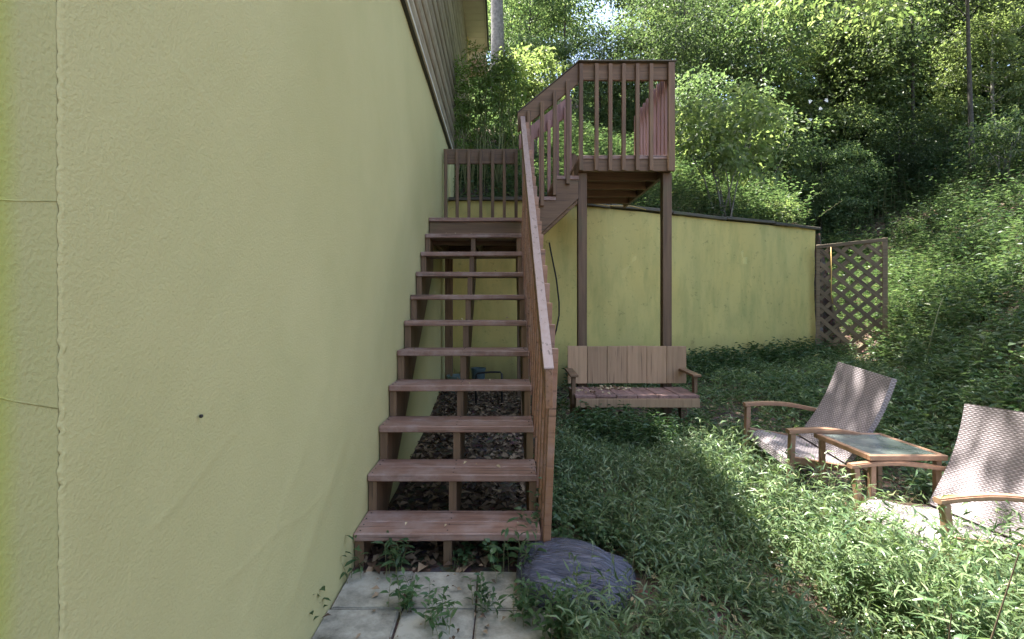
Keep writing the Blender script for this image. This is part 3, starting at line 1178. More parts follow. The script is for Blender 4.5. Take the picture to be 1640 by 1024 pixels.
def slat(c, sgn, y):
    """line z = c + sgn*(x-x0) clipped to the panel."""
    pts = []
    xa, xb = x0, x1
    za, zb = c, c + sgn * (x1 - x0)
    # clip to z0..z1
    def at(z):
        return x0 + (z - c) / sgn
    lo, hi = z0 + 0.02, z1 - 0.01
    ts = [(xa, za), (xb, zb)]
    out = []
    for (x, z) in ts:
        if z < lo:
            x, z = at(lo), lo
        if z > hi:
            x, z = at(hi), hi
        out.append((x, z))
    if out[0][0] < x0 - 0.001 or out[1][0] > x1 + 0.001 or abs(out[1][0] - out[0][0]) < 0.05:
        return
    beam('slat', (out[0][0], y, out[0][1]), (out[1][0], y, out[1][1]), 0.010, 0.068, M['lattice'], lt, bev=0.001)


c = z0 - 1.0
while c < z1 + 1.2:
    slat(c, -1, -0.006)
    slat(c + 0.09, 1, 0.006)
    c += 0.25
tag(tube('cord', [(5.93, 9.18, 2.30), (5.935, 9.17, 1.9), (5.93, 9.17, 1.45), (5.95, 9.16, 1.30)], 0.008, M['hose'], None, 5),
    'short orange cord hanging down the front of the lattice panel', 'cord')


# ------------------------------------------------------------------ chaise lounges
def panel_mesh(name, prof, w, th, mat):
    """Curved woven panel: prof = [(x,z)...] centre line, swept over width w."""
    bm = bmesh.new()
    uv = bm.loops.layers.uv.new('UVMap')
    prof = [Vector((p[0], 0, p[1])) for p in prof]
    n = len(prof)
    s = [0.0]
    for i in range(1, n):
        s.append(s[-1] + (prof[i] - prof[i - 1]).length)
    rows = []
    for i, p in enumerate(prof):
        a, b = prof[max(i - 1, 0)], prof[min(i + 1, n - 1)]
        d = (b - a).normalized()
        nn = Vector((-d.z, 0, d.x))
        rows.append([(p + nn * th / 2, -w / 2), (p + nn * th / 2, w / 2), (p - nn * th / 2, w / 2), (p - nn * th / 2, -w / 2)])
    vr = [[bm.verts.new((q.x, y, q.z)) for q, y in r] for r in rows]
    for i in range(n - 1):
        for k in range(4):
            k2 = (k + 1) % 4
            f = bm.faces.new((vr[i][k], vr[i][k2], vr[i + 1][k2], vr[i + 1][k]))
            yy = [-w / 2, w / 2, w / 2, -w / 2]
            for lp, (ii, kk) in zip(f.loops, ((i, k), (i, k2), (i + 1, k2), (i + 1, k))):
                u = yy[kk] + (0.03 if k in (1, 3) and kk in (2, 3) else 0)
                lp[uv].uv = (u, s[ii])
    bm.faces.new(vr[0][::-1])
    bm.faces.new(vr[-1])
    bmesh.ops.recalc_face_normals(bm, faces=bm.faces)
    me = bpy.data.meshes.new(name)
    bm.to_mesh(me)
    bm.free()
    me.materials.append(mat)
    return me


def chaise(loc, rot, s, label):
    root = tag(empty('lounge_chair', loc, rot), label, 'lounge chair', 'wicker lounge chairs in the weeds')
    w, za, al, bt, zb = 0.633 * s, 0.551 * s, 0.493 * s, 0.634 * s, 0.899 * s
    wb = w - 0.08 * s
    # backrest: slightly bowed panel leaning back
    bx, bz = al - 0.10 * s, 0.33 * s
    prof = []
    for k in range(9):
        t = k / 8
        prof.append((bx + (bt - bx) * t + 0.035 * s * math.sin(math.pi * t), bz + (zb - bz) * t))
    link('backrest', panel_mesh('backrest', prof, wb, 0.035 * s, M['wicker']), None, root)
    prof = [(bx + 0.01, bz - 0.02), (bx - 0.08, bz - 0.025), (bx - 0.18, bz - 0.01), (bx - 0.27, bz + 0.012), (bx - 0.33, bz + 0.012), (bx - 0.365, bz - 0.01), (bx - 0.375, bz - 0.05)]
    link('seat', panel_mesh('seat', prof, wb, 0.035 * s, M['wicker']), None, root)
    for sg in (1, -1):
        y = sg * w / 2
        # arm: a flat bowed rail
        bm = bmesh.new()
        prev = None
        K = 9
        rows = []
        for k in range(K):
            t = k / (K - 1)
            x = -0.02 + (al + 0.08 * s) * t
            z = za + 0.028 * s * math.sin(math.pi * min(t * 1.05, 1)) - 0.02 * s * t
            hw = 0.026 * s
            rows.append([bm.verts.new((x, y + a * hw, z + b)) for a, b in ((-1, 0), (1, 0), (1, -0.026 * s), (-1, -0.026 * s))])
        for i in range(K - 1):
            for k in range(4):
                bm.faces.new((rows[i][k], rows[i][(k + 1) % 4], rows[i + 1][(k + 1) % 4], rows[i + 1][k]))
        bm.faces.new(rows[0][::-1])
        bm.faces.new(rows[-1])
        bmesh.ops.recalc_face_normals(bm, faces=bm.faces)
        bmesh.ops.bevel(bm, geom=[e for e in bm.edges if abs((e.verts[0].co - e.verts[1].co).normalized().x) > 0.6], offset=0.006, segments=2, affect='EDGES')
        me = bpy.data.meshes.new('armrest')
        bm.to_mesh(me)
        bm.free()
        link('armrest', me, M['armwood'], root)
        beam('leg', (0.01, y, za - 0.024 * s), (0.035, y, 0.0), 0.04 * s, 0.032 * s, M['armwood'], root, up=(1, 0, 0))
        beam('leg', (al + 0.02, y - sg * 0.035, bz - 0.02), (al + 0.12, y - sg * 0.035, 0.0), 0.035 * s, 0.032 * s, M['armwood'], root, up=(1, 0, 0))
        beam('side_rail', (bx + 0.06, y - sg * 0.03, bz - 0.035), (0.02, y - sg * 0.03, bz + 0.02), 0.022, 0.045, M['armwood'], root)
    return root


def scaled(p, s):
    return (p[0] * s, p[1] * s, H - (H - p[2]) * s)


# the fit was made with Rz(a) Ry(p) Rx(r)
c1 = chaise(scaled((1.828, 3.597, -0.056), 1.06), (0.078, 0.044, -0.037), 1.06, 'woven wicker lounge chair with leaf shadows on its back, farther from the camera')
c2 = chaise(scaled((2.049, 2.637, -0.202), 0.98), (-0.060, -0.012, -0.042), 0.98, 'woven wicker lounge chair in full sun, cut off by the right edge')

# side table
tb = tag(empty('side_table', (2.32, 3.165, yard_h(2.3, 3.2))), 'small square side table with frosted glass top between the lounge chairs', 'table')
th_ = 0.40 - float(yard_h(2.3, 3.2))
TX, TY = 0.222, 0.262
for (a, b, c_, d) in ((-TX, TX, -TY, -TY + 0.03), (-TX, TX, TY - 0.03, TY), (-TX, -TX + 0.03, -TY + 0.031, TY - 0.031), (TX - 0.03, TX, -TY + 0.031, TY - 0.031)):
    box('edge_rail', a, b, c_, d, th_ - 0.03, th_, M['armwood'], tb)
box('tabletop', -TX + 0.031, TX - 0.031, -TY + 0.031, TY - 0.031, th_ - 0.010, th_ - 0.003, M['glass'], tb, 0.001)
for sx in (-1, 1):
    for sy in (-1, 1):
        box('leg', sx * (TX - 0.035) - 0.016, sx * (TX - 0.035) + 0.016, sy * (TY - 0.035) - 0.016, sy * (TY - 0.035) + 0.016, -0.02, th_ - 0.031, M['armwood'], tb)
box('shelf', -TX + 0.06, TX - 0.06, -TY + 0.06, TY - 0.06, 0.16, 0.18, M['armwood'], tb)


# ------------------------------------------------------------------ the plastic bag
def bag():
    bm = bmesh.new()
    bmesh.ops.create_icosphere(bm, subdivisions=5, radius=1)
    rr = random.Random(3)
    for v in bm.verts:
        x, y, z = v.co
        r = 1 + 0.09 * math.sin(3.1 * x + 1.2) * math.cos(2.3 * y) + 0.05 * math.sin(7 * x + 3 * y)
        cr = 0.028 * abs(math.sin(9 * x * 0.35 + 15 * y + 3 * math.sin(2.4 * x + 1.0))) ** 0.6 + 0.012 * math.sin(31 * y + 6 * x)
        r -= cr * (0.4 + max(z, 0))
        sx = math.copysign(abs(x) ** 0.8, x)
        X = 0.29 * sx * r
        Yy = 0.235 * math.copysign(abs(y) ** 0.85, y) * r
        Z = 0.112 * r * (math.copysign(abs(z) ** 0.75, z))
        Z *= 0.72 + 0.28 * math.exp(-((x + 0.25) ** 2 + (y - 0.2) ** 2) * 1.4)
        if x < -0.55 and y < 0:
            Z *= 0.85
        v.co = (X, Yy, max(Z, -0.05))
    for f in bm.faces:
        f.smooth = True
    me = bpy.data.meshes.new('plastic_bag')
    bm.to_mesh(me)
    bm.free()
    return link('plastic_bag', me, M['bag'], None, (0.325, 2.285, 0.045), (0, R(4), R(-12)))


tag(bag(), 'wrinkled dark purple plastic bag lying in the weeds beside the stairs', 'bag')

# ------------------------------------------------------------------ odds and ends under the stairs
hp = [(-0.262, 5.55, 0.1), (-0.262, 5.53, 0.50), (-0.245, 5.53, 0.52), (-0.10, 5.52, 0.535), (0.0, 5.52, 0.535), (0.018, 5.52, 0.515), (0.018, 5.54, 0.1)]
tag(tube('metal_hoop', hp, 0.011, M['dark'], None, 7), 'dark bent metal hoop standing in the dirt behind the stairs', 'hoop')


def tub(loc, r, h, mat, label, name='tub'):
    bm = bmesh.new()
    prof = [(r * 0.8, 0), (r * 0.97, h), (r * 1.05, h), (r * 1.05, h - 0.02), (r * 0.99, h - 0.02)]
    prof = [(0.001, 0.0), (r * 0.8, 0), (r * 0.96, h - 0.02), (r * 1.04, h - 0.02), (r * 1.04, h), (r * 0.94, h), (r * 0.77, 0.02), (0.001, 0.02)]
    rings = [[bm.verts.new((p[0] * math.cos(2 * math.pi * k / 20), p[0] * math.sin(2 * math.pi * k / 20), p[1])) for k in range(20)] for p in prof]
    for i in range(len(rings) - 1):
        for k in range(20):
            bm.faces.new((rings[i][k], rings[i][(k + 1) % 20], rings[i + 1][(k + 1) % 20], rings[i + 1][k]))
    me = bpy.data.meshes.new(name)
    bm.to_mesh(me)
    bm.free()
    return tag(link(name, me, mat, None, loc), label, 'tub')


tub((-0.50, 6.05, 0.21), 0.13, 0.22, M['tub'], 'grey green plastic tub in the shade behind the stairs')
tub((-0.27, 6.35, 0.22), 0.09, 0.26, M['teal'], 'small teal plastic pot behind the middle stringer of the stairs', 'plant_pot')
# old timbers
tag(beam('timber', (0.55, 6.35, 0.17), (1.15, 6.05, 0.14), 0.09, 0.07, M['old'], None), 'old dark timber lying on the ground left of the bench', 'timber')
tag(beam('plank', (3.55, 5.85, 0.16), (4.15, 5.25, 0.10), 0.16, 0.03, M['old'], None), 'old plank on the ground behind the farther lounge chair', 'plank')
tag(beam('plank', (3.75, 6.05, 0.30), (4.35, 5.40, 0.22), 0.12, 0.03, M['old'], None), 'second plank leaning higher behind the farther lounge chair', 'plank')


# ------------------------------------------------------------------ vegetation builders
def rdir(n, up_lo=-0.2, up_hi=0.8):
    a = rng.uniform(0, 2 * np.pi, n)
    z = rng.uniform(up_lo, up_hi, n)
    r = np.sqrt(np.maximum(1 - z * z, 0.05))
    return np.stack([r * np.cos(a), r * np.sin(a), z], 1)


def upish(n, spread=0.6):
    v = rng.standard_normal((n, 3)) * spread
    v[:, 2] += 1.0
    return unit(v)


def plants(x, y, z, h, nleaf, L, Wd, lean=0.35, fine=True, up=(0.05, 0.7), first=0.15, stem_r=0.0011, spread=0.45, fold=0.18, droop=0.3):
    """Leafy stalks at the points (x,y,z). h, L, Wd arrays or floats. Returns (leaf V,F),(stem V,F)."""
    n = len(x)
    h = np.broadcast_to(h, (n,)).astype(float)
    a = rng.uniform(0, 2 * np.pi, n)
    ln = rng.uniform(0.1, 1.0, n) * lean
    B = np.stack([x, y, z], 1)
    dirx = np.stack([np.cos(a), np.sin(a), np.zeros(n)], 1)

    def pt(t):
        t = t[:, None]
        return B + dirx * (ln * h)[:, None] * t ** 1.7 + np.array([0, 0, 1.0]) * (h[:, None] * (t - 0.22 * ln[:, None] * t * t))
    P, D, LL, WW = [], [], [], []
    az = rng.uniform(0, 2 * np.pi, n)
    for k in range(nleaf):
        t = np.full(n, first + (1 - first) * (k + 1) / nleaf) + rng.uniform(-0.03, 0.03, n)
        t = np.clip(t, 0, 1)
        P.append(pt(t))
        aa = az + k * 2.6 + rng.uniform(-0.5, 0.5, n)
        zz = rng.uniform(up[0], up[1], n)
        D.append(np.stack([np.cos(aa), np.sin(aa), zz], 1))
        sc = rng.uniform(0.7, 1.25, n) * (0.75 + 0.35 * math.sin(math.pi * (k + 1) / (nleaf + 1)))
        LL.append(L * sc)
        WW.append(Wd * sc)
    P, D = np.concatenate(P), np.concatenate(D)
    LL = np.concatenate([np.broadcast_to(l, (n,)) for l in LL])
    WW = np.concatenate([np.broadcast_to(l, (n,)) for l in WW])
    lv = leaves_np(P, D, upish(len(P), spread), LL, WW, droop=droop, fold=fold, fine=fine)
    ts = [np.zeros(n), np.full(n, 0.5), np.ones(n)]
    sv = join_np([stems_np(pt(ts[i]), pt(ts[i + 1]), np.full(n, stem_r * (1 - 0.3 * i)), np.full(n, stem_r * (0.7 - 0.3 * i))) for i in range(2)])
    return lv, sv


def stuff(name, parts_leaf, parts_stem, lm, sm_, label, cat=None):
    """one mesh of leaves (+ stems as second material)"""
    lv, lf = join_np(parts_leaf)
    if parts_stem:
        sv, sf = join_np(parts_stem)
        V = np.concatenate([lv, sv])
        F = np.concatenate([lf, sf + len(lv)])
    else:
        V, F = lv, lf
    me = mesh_np(name, V, F, lm)
    if parts_stem:
        me.materials.append(sm_)
        idx = np.zeros(len(F), dtype=np.int32)
        idx[len(lf):] = 1
        me.polygons.foreach_set('material_index', idx)
    o = link(name, me)
    tag(o, label, kind='stuff')
    return o


# ---- yard: stilt grass
def scatter(n, x0, x1, y0, y1, dens):
    x = rng.uniform(x0, x1, n)
    y = rng.uniform(y0, y1, n)
    k = rng.uniform(0, 1, n) < dens(x, y)
    return x[k], y[k]


def wall_y(x):
    return np.where(x < WA[0], 6.9, WA[1] + (x - WA[0]) * WD[1] / WD[0])


def d_yard(x, y):
    """density of the low shaded grass"""
    d = np.ones_like(x)
    left = np.where(y < 2.62, np.where(y < 1.98, 0.16, 0.58) + 0.06 * np.sin(y * 9), 0.34)
    d *= sstep(left - 0.04, left + 0.10, x)
    d = np.where((y > 5.4) & (x < 1.0), d * 0.25, d)
    d = np.where(y > wall_y(x) - 0.05, 0, d)
    # bag and bench
    d = np.where((np.hypot((x - 0.345) / 0.27, (y - 2.33) / 0.22) < 1), 0, d)
    d = np.where((x > 0.66) & (x < 1.8) & (y > 4.55) & (y < 5.1), d * 0.25, d)
    # the thin bare strip along the shadow edge
    c = 1.30 + (y - 1.5) * 0.02
    bare = np.exp(-((x - c) / 0.14) ** 2) * sstep(3.0, 2.3, y)
    d *= 1 - 0.88 * bare
    d *= np.clip(0.60 + 0.35 * np.sin(x * 5 + 1) * np.sin(y * 4.3) + 0.30 * np.sin(x * 11 + y * 7), 0.12, 1)
    return np.clip(d, 0, 1)


def low(n, x0, x1, y0, y1, h0, h1, nleaf, L, Wd, dens=d_yard, **kw):
    x, y = scatter(n, x0, x1, y0, y1, dens)
    clump = 0.75 + 0.35 * np.sin(x * 3.7 + 1.0) * np.cos(y * 3.1)
    h = rng.uniform(h0, h1, len(x)) * clump
    return plants(x, y, surf(x, y) - 0.01, h, nleaf, L, Wd, **kw)


pl, ps = [], []
for a in (low(1500, 0.25, 2.4, 1.35, 4.6, 0.25, 0.46, 7, 0.050, 0.008, lean=0.5, up=(0.3, 1.6), spread=0.8),
          low(7000, 0.25, 2.2, 1.35, 4.4, 0.14, 0.36, 7, 0.062, 0.0095, lean=0.55, up=(0.1, 1.3), spread=0.7),
          low(4200, 0.25, 1.9, 1.35, 4.4, 0.05, 0.20, 6, 0.032, 0.019, lean=0.6, spread=0.6),
          low(6500, 0.25, 6.2, 4.2, 9.3, 0.12, 0.36, 7, 0.072, 0.014, lean=0.6, fine=False, up=(0.1, 1.2), spread=0.7)):
    pl.append(a[0])
    ps.append(a[1])
stuff('grass', pl, ps, M['grassleaf'], M['stem'], 'low shaded stilt grass covering the yard between the stairs and the bench')


def d_tall(x, y):
    c = 1.37 + (y - 1.5) * 0.02 - 0.35 * sstep(2.3, 3.0, y)
    d = sstep(c, c + 0.22, x)
    # keep chairs and table mostly clear
    inside = (x > 1.45) & (y > 3.3) & (y < 4.5)
    d = np.where(inside, d * 0.15, d)
    d = np.where((x > 2.1) & (x < 2.75) & (y > 2.85) & (y < 3.5), 0.08, d)
    d = np.where((x > 1.8) & (y > 2.25) & (y < 2.92), d * 0.75, d)
    d = np.where((x > 2.35) & (y > 2.1) & (y < 3.0), d * 0.15, d)
    d = np.where((x > 2.7), d * 0.35, d)
    d = d * (0.65 + 0.35 * np.sin(x * 6 + 2) * np.sin(y * 5.1))
    return np.clip(d, 0, 1)


pl, ps = [], []
x, y = scatter(6200, 1.1, 3.0, 1.15, 3.75, d_tall)
hh = rng.uniform(0.26, 0.54, len(x)) * (0.85 + 0.2 * np.sin(x * 4) * np.cos(y * 5))
hh *= np.where((x > 1.85) & (y > 2.0), 0.84, 1.0) * np.where((x <= 1.85) & (y > 2.4), 1.3, 1.0)
hh *= 0.45 + 0.55 * sstep(1.25, 1.7, x + 0.3 * sstep(2.3, 3.0, y))
a = plants(x, y, yard_h(x, y) - 0.01, hh, 11, 0.062, 0.0100, lean=0.45, droop=0.35, up=(0.05, 1.2), spread=0.75)
pl.append(a[0]); ps.append(a[1])
x, y = scatter(620, 1.45, 2.6, 1.62, 2.22, lambda x, y: np.full_like(x, 0.9))
a = plants(x, y, yard_h(x, y) - 0.01, rng.uniform(0.38, 0.62, len(x)), 13, 0.066, 0.0105, lean=0.4, droop=0.35, up=(0.05, 1.2), spread=0.75)
pl.append(a[0]); ps.append(a[1])
x, y = scatter(2000, 3.0, 6.3, 1.5, 7.5, lambda x, y: np.full_like(x, 0.8))
a = plants(x, y, surf(x, y) - 0.01, rng.uniform(0.10, 0.35, len(x)), 8, 0.065, 0.022, lean=0.8, fine=False)
pl.append(a[0]); ps.append(a[1])
stuff('tall_grass', pl, ps, M['grassleaf'], M['stem'], 'tall sunlit stilt grass growing around the lounge chairs')

# taller shaded weeds along the wall foot and round the stair foot
pl, ps = [], []
x = rng.uniform(0.9, 6.0, 900)
y = wall_y(x) - np.abs(rng.normal(0, 0.35, 900)) - 0.08
k = (x > 1.7) | (rng.uniform(0, 1, 900) < 0.3)
x, y = x[k], y[k]
a = plants(x, y, yard_h(x, y) - 0.01, rng.uniform(0.15, 0.5, len(x)), 9, 0.085, 0.024, lean=0.6, fine=False, stem_r=0.002)
pl.append(a[0]); ps.append(a[1])
x, y = scatter(620, 0.62, 2.3, 4.10, 4.56, lambda x, y: np.full_like(x, 0.9))
a = plants(x, y, yard_h(x, y) - 0.01, rng.uniform(0.20, 0.40, len(x)), 8, 0.06, 0.018, lean=0.5, fine=False)
pl.append(a[0]); ps.append(a[1])
x, y = scatter(260, 0.27, 0.62, 2.5, 3.6, lambda x, y: np.full_like(x, 0.9))
a = plants(x, y, yard_h(x, y) - 0.01, rng.uniform(0.05, 0.22, len(x)), 6, 0.038, 0.024, lean=0.5)
pl.append(a[0]); ps.append(a[1])
x, y = scatter(520, 2.9, 5.0, 3.2, 6.2, lambda x, y: np.full_like(x, 0.9))
a = plants(x, y, surf(x, y) - 0.01, rng.uniform(0.12, 0.40, len(x)), 8, 0.07, 0.035, lean=0.5)
pl.append(a[0]); ps.append(a[1])
stuff('weeds', pl, ps, M['weedleaf'], M['stem'], 'mixed dark green weeds along the foot of the retaining wall')


# ---- single weeds by the pavers and the stair foot
def weed(name, label, px, y, h, nleaf, L, Wd, n=3, group=None, mat='weedleaf', x=None, z=None, lean=0.4, sp=0.02, stemm='stem', sr=0.0016):
    X = (px - 801) * y / 820 if x is None else x
    Z = float(yard_h(X, y)) if z is None else z
    root = tag(empty(name, (X, y, Z)), label, 'plant', group)
    xx = rng.normal(0, sp, n)
    yy = rng.normal(0, sp, n)
    lv, sv = plants(xx, yy, np.full(n, -0.01), rng.uniform(0.6, 1.0, n) * h, nleaf, L, Wd, lean=lean, stem_r=sr, spread=0.3, fine=2, fold=0.1)
    link('leaves', mesh_np('leaves', lv[0], lv[1], M[mat]), None, root)
    o = link('stem' if n == 1 else 'stems', mesh_np('stem', sv[0], sv[1], M[stemm]), None, root)
    if n > 1:
        o['kind'] = 'stuff'
    return root


for (lab, px, y, h, nl, L, Wd, n) in (
        ('bright weed growing at the seam of the pavers left of the middle stringer', 640, 2.36, 0.20, 7, 0.062, 0.015, 5),
        ('broad leaved weed sprouting under the bottom step, right of centre', 790, 2.44, 0.15, 6, 0.045, 0.028, 5),
        ('tall weed reaching over the bottom step beside the handrail', 845, 2.30, 0.27, 7, 0.072, 0.017, 4),
        ('weed at the corner where house wall and pavers meet', 545, 2.33, 0.22, 6, 0.055, 0.016, 4),
        ('low leggy weed spreading over the front left paver', 640, 2.10, 0.14, 6, 0.042, 0.016, 7),
        ('small weed in the joint between the middle pavers', 770, 2.12, 0.12, 6, 0.040, 0.014, 6),
        ('light green weed against the foot of the house wall', 490, 2.02, 0.20, 7, 0.045, 0.024, 6),
        ('leafy weed crowding the left end of the plastic bag', 850, 2.02, 0.17, 7, 0.045, 0.018, 9),
        ('weed in front of the plastic bag, lowest in the picture', 900, 1.88, 0.22, 8, 0.050, 0.016, 14),
        ('clover like weed under the left end of the bottom step', 745, 2.47, 0.10, 5, 0.03, 0.020, 6),
        ('weed growing from the front joint of the pavers', 700, 1.98, 0.15, 7, 0.042, 0.014, 6),
        ('weed curling around the near corner post of the handrail', 858, 2.62, 0.36, 9, 0.045, 0.020, 3)):
    weed('weed', lab, px, y, h * 1.08, nl, L, Wd, int(n * 1.7) + 1, sp=0.045)
for (lab, px, y, h) in (('dark bare twig rising among the sunlit grass, leftmost of three', 1492, 1.62, 0.80),
                        ('thin dark twig between two others in the sunlit grass', 1530, 1.58, 0.62),
                        ('slanting dark twig nearest the right edge of the grass', 1565, 1.55, 0.76)):
    r_ = weed('twig', lab, px, y, h, 3, 0.05, 0.02, 1, lean=0.35, stemm='twig', sr=0.0042)

# ---- litter
def litter(name, x, y, z, size, mat, label, tilt=0.35):
    n = len(x)
    a = rng.uniform(0, 2 * np.pi, n)
    D = np.stack([np.cos(a), np.sin(a), rng.uniform(-tilt, tilt, n)], 1)
    L = rng.uniform(0.6, 1.3, n) * size
    lv = leaves_np(np.stack([x, y, z + 0.008 + rng.uniform(0, 0.012, n)], 1), D, upish(n, 0.35), L, L * rng.uniform(0.35, 0.65, n), droop=0.15, fold=0.25, fine=True)
    return stuff(name, [lv], [], mat, None, label)


x, y = scatter(3000, -0.69, 0.3, 2.42, 6.8, lambda x, y: np.ones_like(x))
litter('leaf_litter', x, y, yard_h(x, y), 0.068, M['litter'], 'dead brown leaves on the dirt under the stairs')
x, y = scatter(5200, 0.3, 5.9, 1.3, 6.8, lambda x, y: np.ones_like(x))
litter('leaf_litter', x, y, yard_h(x, y), 0.045, M['litter_pale'], 'dry pale leaves and stalks lying between the weeds of the yard')
x, y = scatter(70, -0.68, 0.25, 1.75, 2.42, lambda x, y: np.ones_like(x))
litter('fallen_leaves', x, y, np.full(len(x), 0.012), 0.03, M['litter'], 'few dead leaves and twigs scattered on the pavers')
x = np.concatenate([rng.normal(1.08, 0.13, 60), rng.normal(0.80, 0.07, 22)])
y = np.concatenate([rng.normal(4.88, 0.05, 60), rng.normal(4.72, 0.07, 22)])
k = (x > 0.70) & (x < 1.75) & (y > 4.58) & (y < 4.98)
litter('dry_leaves', x[k], y[k], np.full(k.sum(), 0.452), 0.045, M['litter_pale'], 'pale curled dry leaves heaped on the bench seat', 0.7)
lx, ly, lz = [], [], []
for i in range(10):
    for q in range(rng.integers(1, 5)):
        lx.append(rng.uniform(-0.66, 0.15)); ly.append(2.436 + RUN * i + rng.uniform(0.05, 0.22)); lz.append(Z1 + RISE * i)
litter('fallen_leaves', np.array(lx), np.array(ly), np.array(lz), 0.028, M['litter_pale'], 'single small dry leaves lying on the stair treads')


# ---- hillside undergrowth
def hill_ok(x, y):
    s = signed(x, y)
    return np.where(((s > 0.32) & (x < 6.0)) | (x > foot_x(y) + 0.1) & ((s < 0) | (x > 6.5)) & ((x < 5.7) | (x > 6.7) | (y < 8.6)), 1.0, 0.0) * np.where((x < 0.3) & (x > -0.9) & (y < 7.3), 0, 1)


def hill_d(x, y):
    d = hill_ok(x, y)
    # the bank right of the lattice is mostly leaf litter
    bank = sstep(0, 1.0, x - foot_x(y) - 0.2) * sstep(9.8, 8.0, y)
    d = d * (1 - 0.40 * bank)
    near = sstep(16, 8, y)
    return d * (0.45 + 0.55 * near) * (0.7 + 0.3 * np.sin(x * 2.3) * np.sin(y * 1.9))


pl, ps = [], []
x, y = scatter(36000, -1.0, 16.0, 2.5, 19.0, hill_d)
sz = 0.8 + 0.35 * np.sin(x * 1.1 + 0.6) * np.cos(y * 0.9)
a = plants(x, y, hill_h(x, y) - 0.02, rng.uniform(0.14, 0.50, len(x)) * sz, 9, 0.085, 0.022, lean=0.7, fine=False, stem_r=0.002)
pl.append(a[0]); ps.append(a[1])
x, y = scatter(15000, -1.0, 14.0, 2.5, 16.0, hill_d)
a = plants(x, y, hill_h(x, y) - 0.02, rng.uniform(0.10, 0.32, len(x)), 7, 0.075, 0.048, lean=0.6, fine=False, stem_r=0.002)
pl.append(a[0]); ps.append(a[1])
x, y = scatter(6000, 1.0, 9.0, 8.0, 13.5, lambda x, y: hill_ok(x, y) * 0.8)
a = plants(x, y, hill_h(x, y) - 0.02, rng.uniform(0.35, 0.75, len(x)), 12, 0.10, 0.010, lean=0.9, fine=False, stem_r=0.0025)
pl.append(a[0]); ps.append(a[1])
def patch(x, y):
    p = np.sin(x * 1.9 + 0.7) * np.cos(y * 1.6) + 0.6 * np.sin(x * 3.7 + y * 2.9)
    return hill_ok(x, y) * sstep(-0.1, 0.7, p) * np.where(x < 1.5, 0, 1)


x, y = scatter(5200, 1.5, 14.0, 7.0, 15.0, patch)
a = plants(x, y, hill_h(x, y) - 0.02, rng.uniform(0.40, 0.95, len(x)), 14, 0.095, 0.040, lean=0.55, fine=False, stem_r=0.003, up=(-0.1, 0.6))
pl.append(a[0]); ps.append(a[1])
x, y = scatter(4200, 3.0, 18.0, 14.0, 22.0, hill_ok)
a = plants(x, y, hill_h(x, y) - 0.02, rng.uniform(0.8, 1.9, len(x)), 18, 0.13, 0.060, lean=0.5, fine=False, stem_r=0.005, up=(-0.1, 0.6))
pl.append(a[0]); ps.append(a[1])
stuff('undergrowth', pl, ps, M['hillleaf'], M['stem'], 'thick green undergrowth covering the slope above the retaining wall')
x, y = scatter(19000, 3.4, 14.0, 2.0, 14.0, lambda x, y: np.where(x > foot_x(y), 1.0, 0.0))
litter('leaf_litter', x, y, hill_h(x, y), 0.075, M['litter'], 'brown leaf litter on the bank right of the lattice')
x, y = scatter(3000, -1.0, 6.0, 7.1, 12.0, hill_ok)
litter('leaf_litter', x, y, hill_h(x, y), 0.07, M['litter'], 'brown leaf litter on the slope behind the wall top')


# ---- shrubs and trees
def crown_mesh(name, r, nclump, per, L, Wd, mat, seed=0, flat=0.5, shell=0.55, csize=0.28, droop=0.3, top=0.0):
    """Leaves in flattened sprays spread through an ellipsoid of radii r, centred on the origin."""
    g_ = np.random.default_rng(seed)
    c = g_.standard_normal((nclump, 3))
    c = unit(c) * (g_.uniform(shell ** 3, 1, nclump) ** (1 / 3))[:, None]
    if top:
        c[:, 2] = np.abs(c[:, 2]) ** 0.8 * np.sign(c[:, 2] + top)
    lob = 1 + 0.22 * np.sin(c[:, 0] * 4 + seed) * np.cos(c[:, 1] * 4.5 + seed * 2) + 0.15 * np.sin(c[:, 2] * 6)
    c = c * lob[:, None] * np.array(r)
    cs = g_.uniform(0.5, 1.4, nclump) * csize * min(r)
    cnt = np.maximum((per * g_.uniform(0.5, 1.5, nclump)), 3).astype(int)
    idx = np.repeat(np.arange(nclump), cnt)
    n = len(idx)
    out = unit(c)
    off = g_.standard_normal((n, 3)) * 0.55
    off[:, 2] *= flat
    off[:, 2] -= 0.28 * (off[:, 0] ** 2 + off[:, 1] ** 2)
    P = c[idx] + off * cs[idx][:, None]
    D = unit(off * np.array([1, 1, 0.6]) + g_.standard_normal((n, 3)) * 0.45 + out[idx] * 0.35 + np.array([0, 0, -0.15]))
    up = g_.standard_normal((n, 3)) * 0.45
    up[:, 2] += 1.0
    LL = L * g_.uniform(0.6, 1.3, n)
    V, F = leaves_np(P, D, unit(up), LL, LL * Wd / L, droop=droop, fold=0.15, fine=False)
    return mesh_np(name, V, F, mat), c


def trunk_mesh(name, pts, radii, limbs, mat, seg=9):
    bm = bmesh.new()
    tube_mesh(bm, pts, radii, seg)
    for (p, q, r0) in limbs:
        p, q = Vector(p), Vector(q)
        m1 = p.lerp(q, 0.45) + Vector((0, 0, 0.08 * (q - p).length))
        tube_mesh(bm, [p, m1, q], [r0, r0 * 0.62, r0 * 0.22], 5)
    me = bpy.data.meshes.new(name)
    bm.to_mesh(me)
    bm.free()
    me.materials.append(mat)
    return me


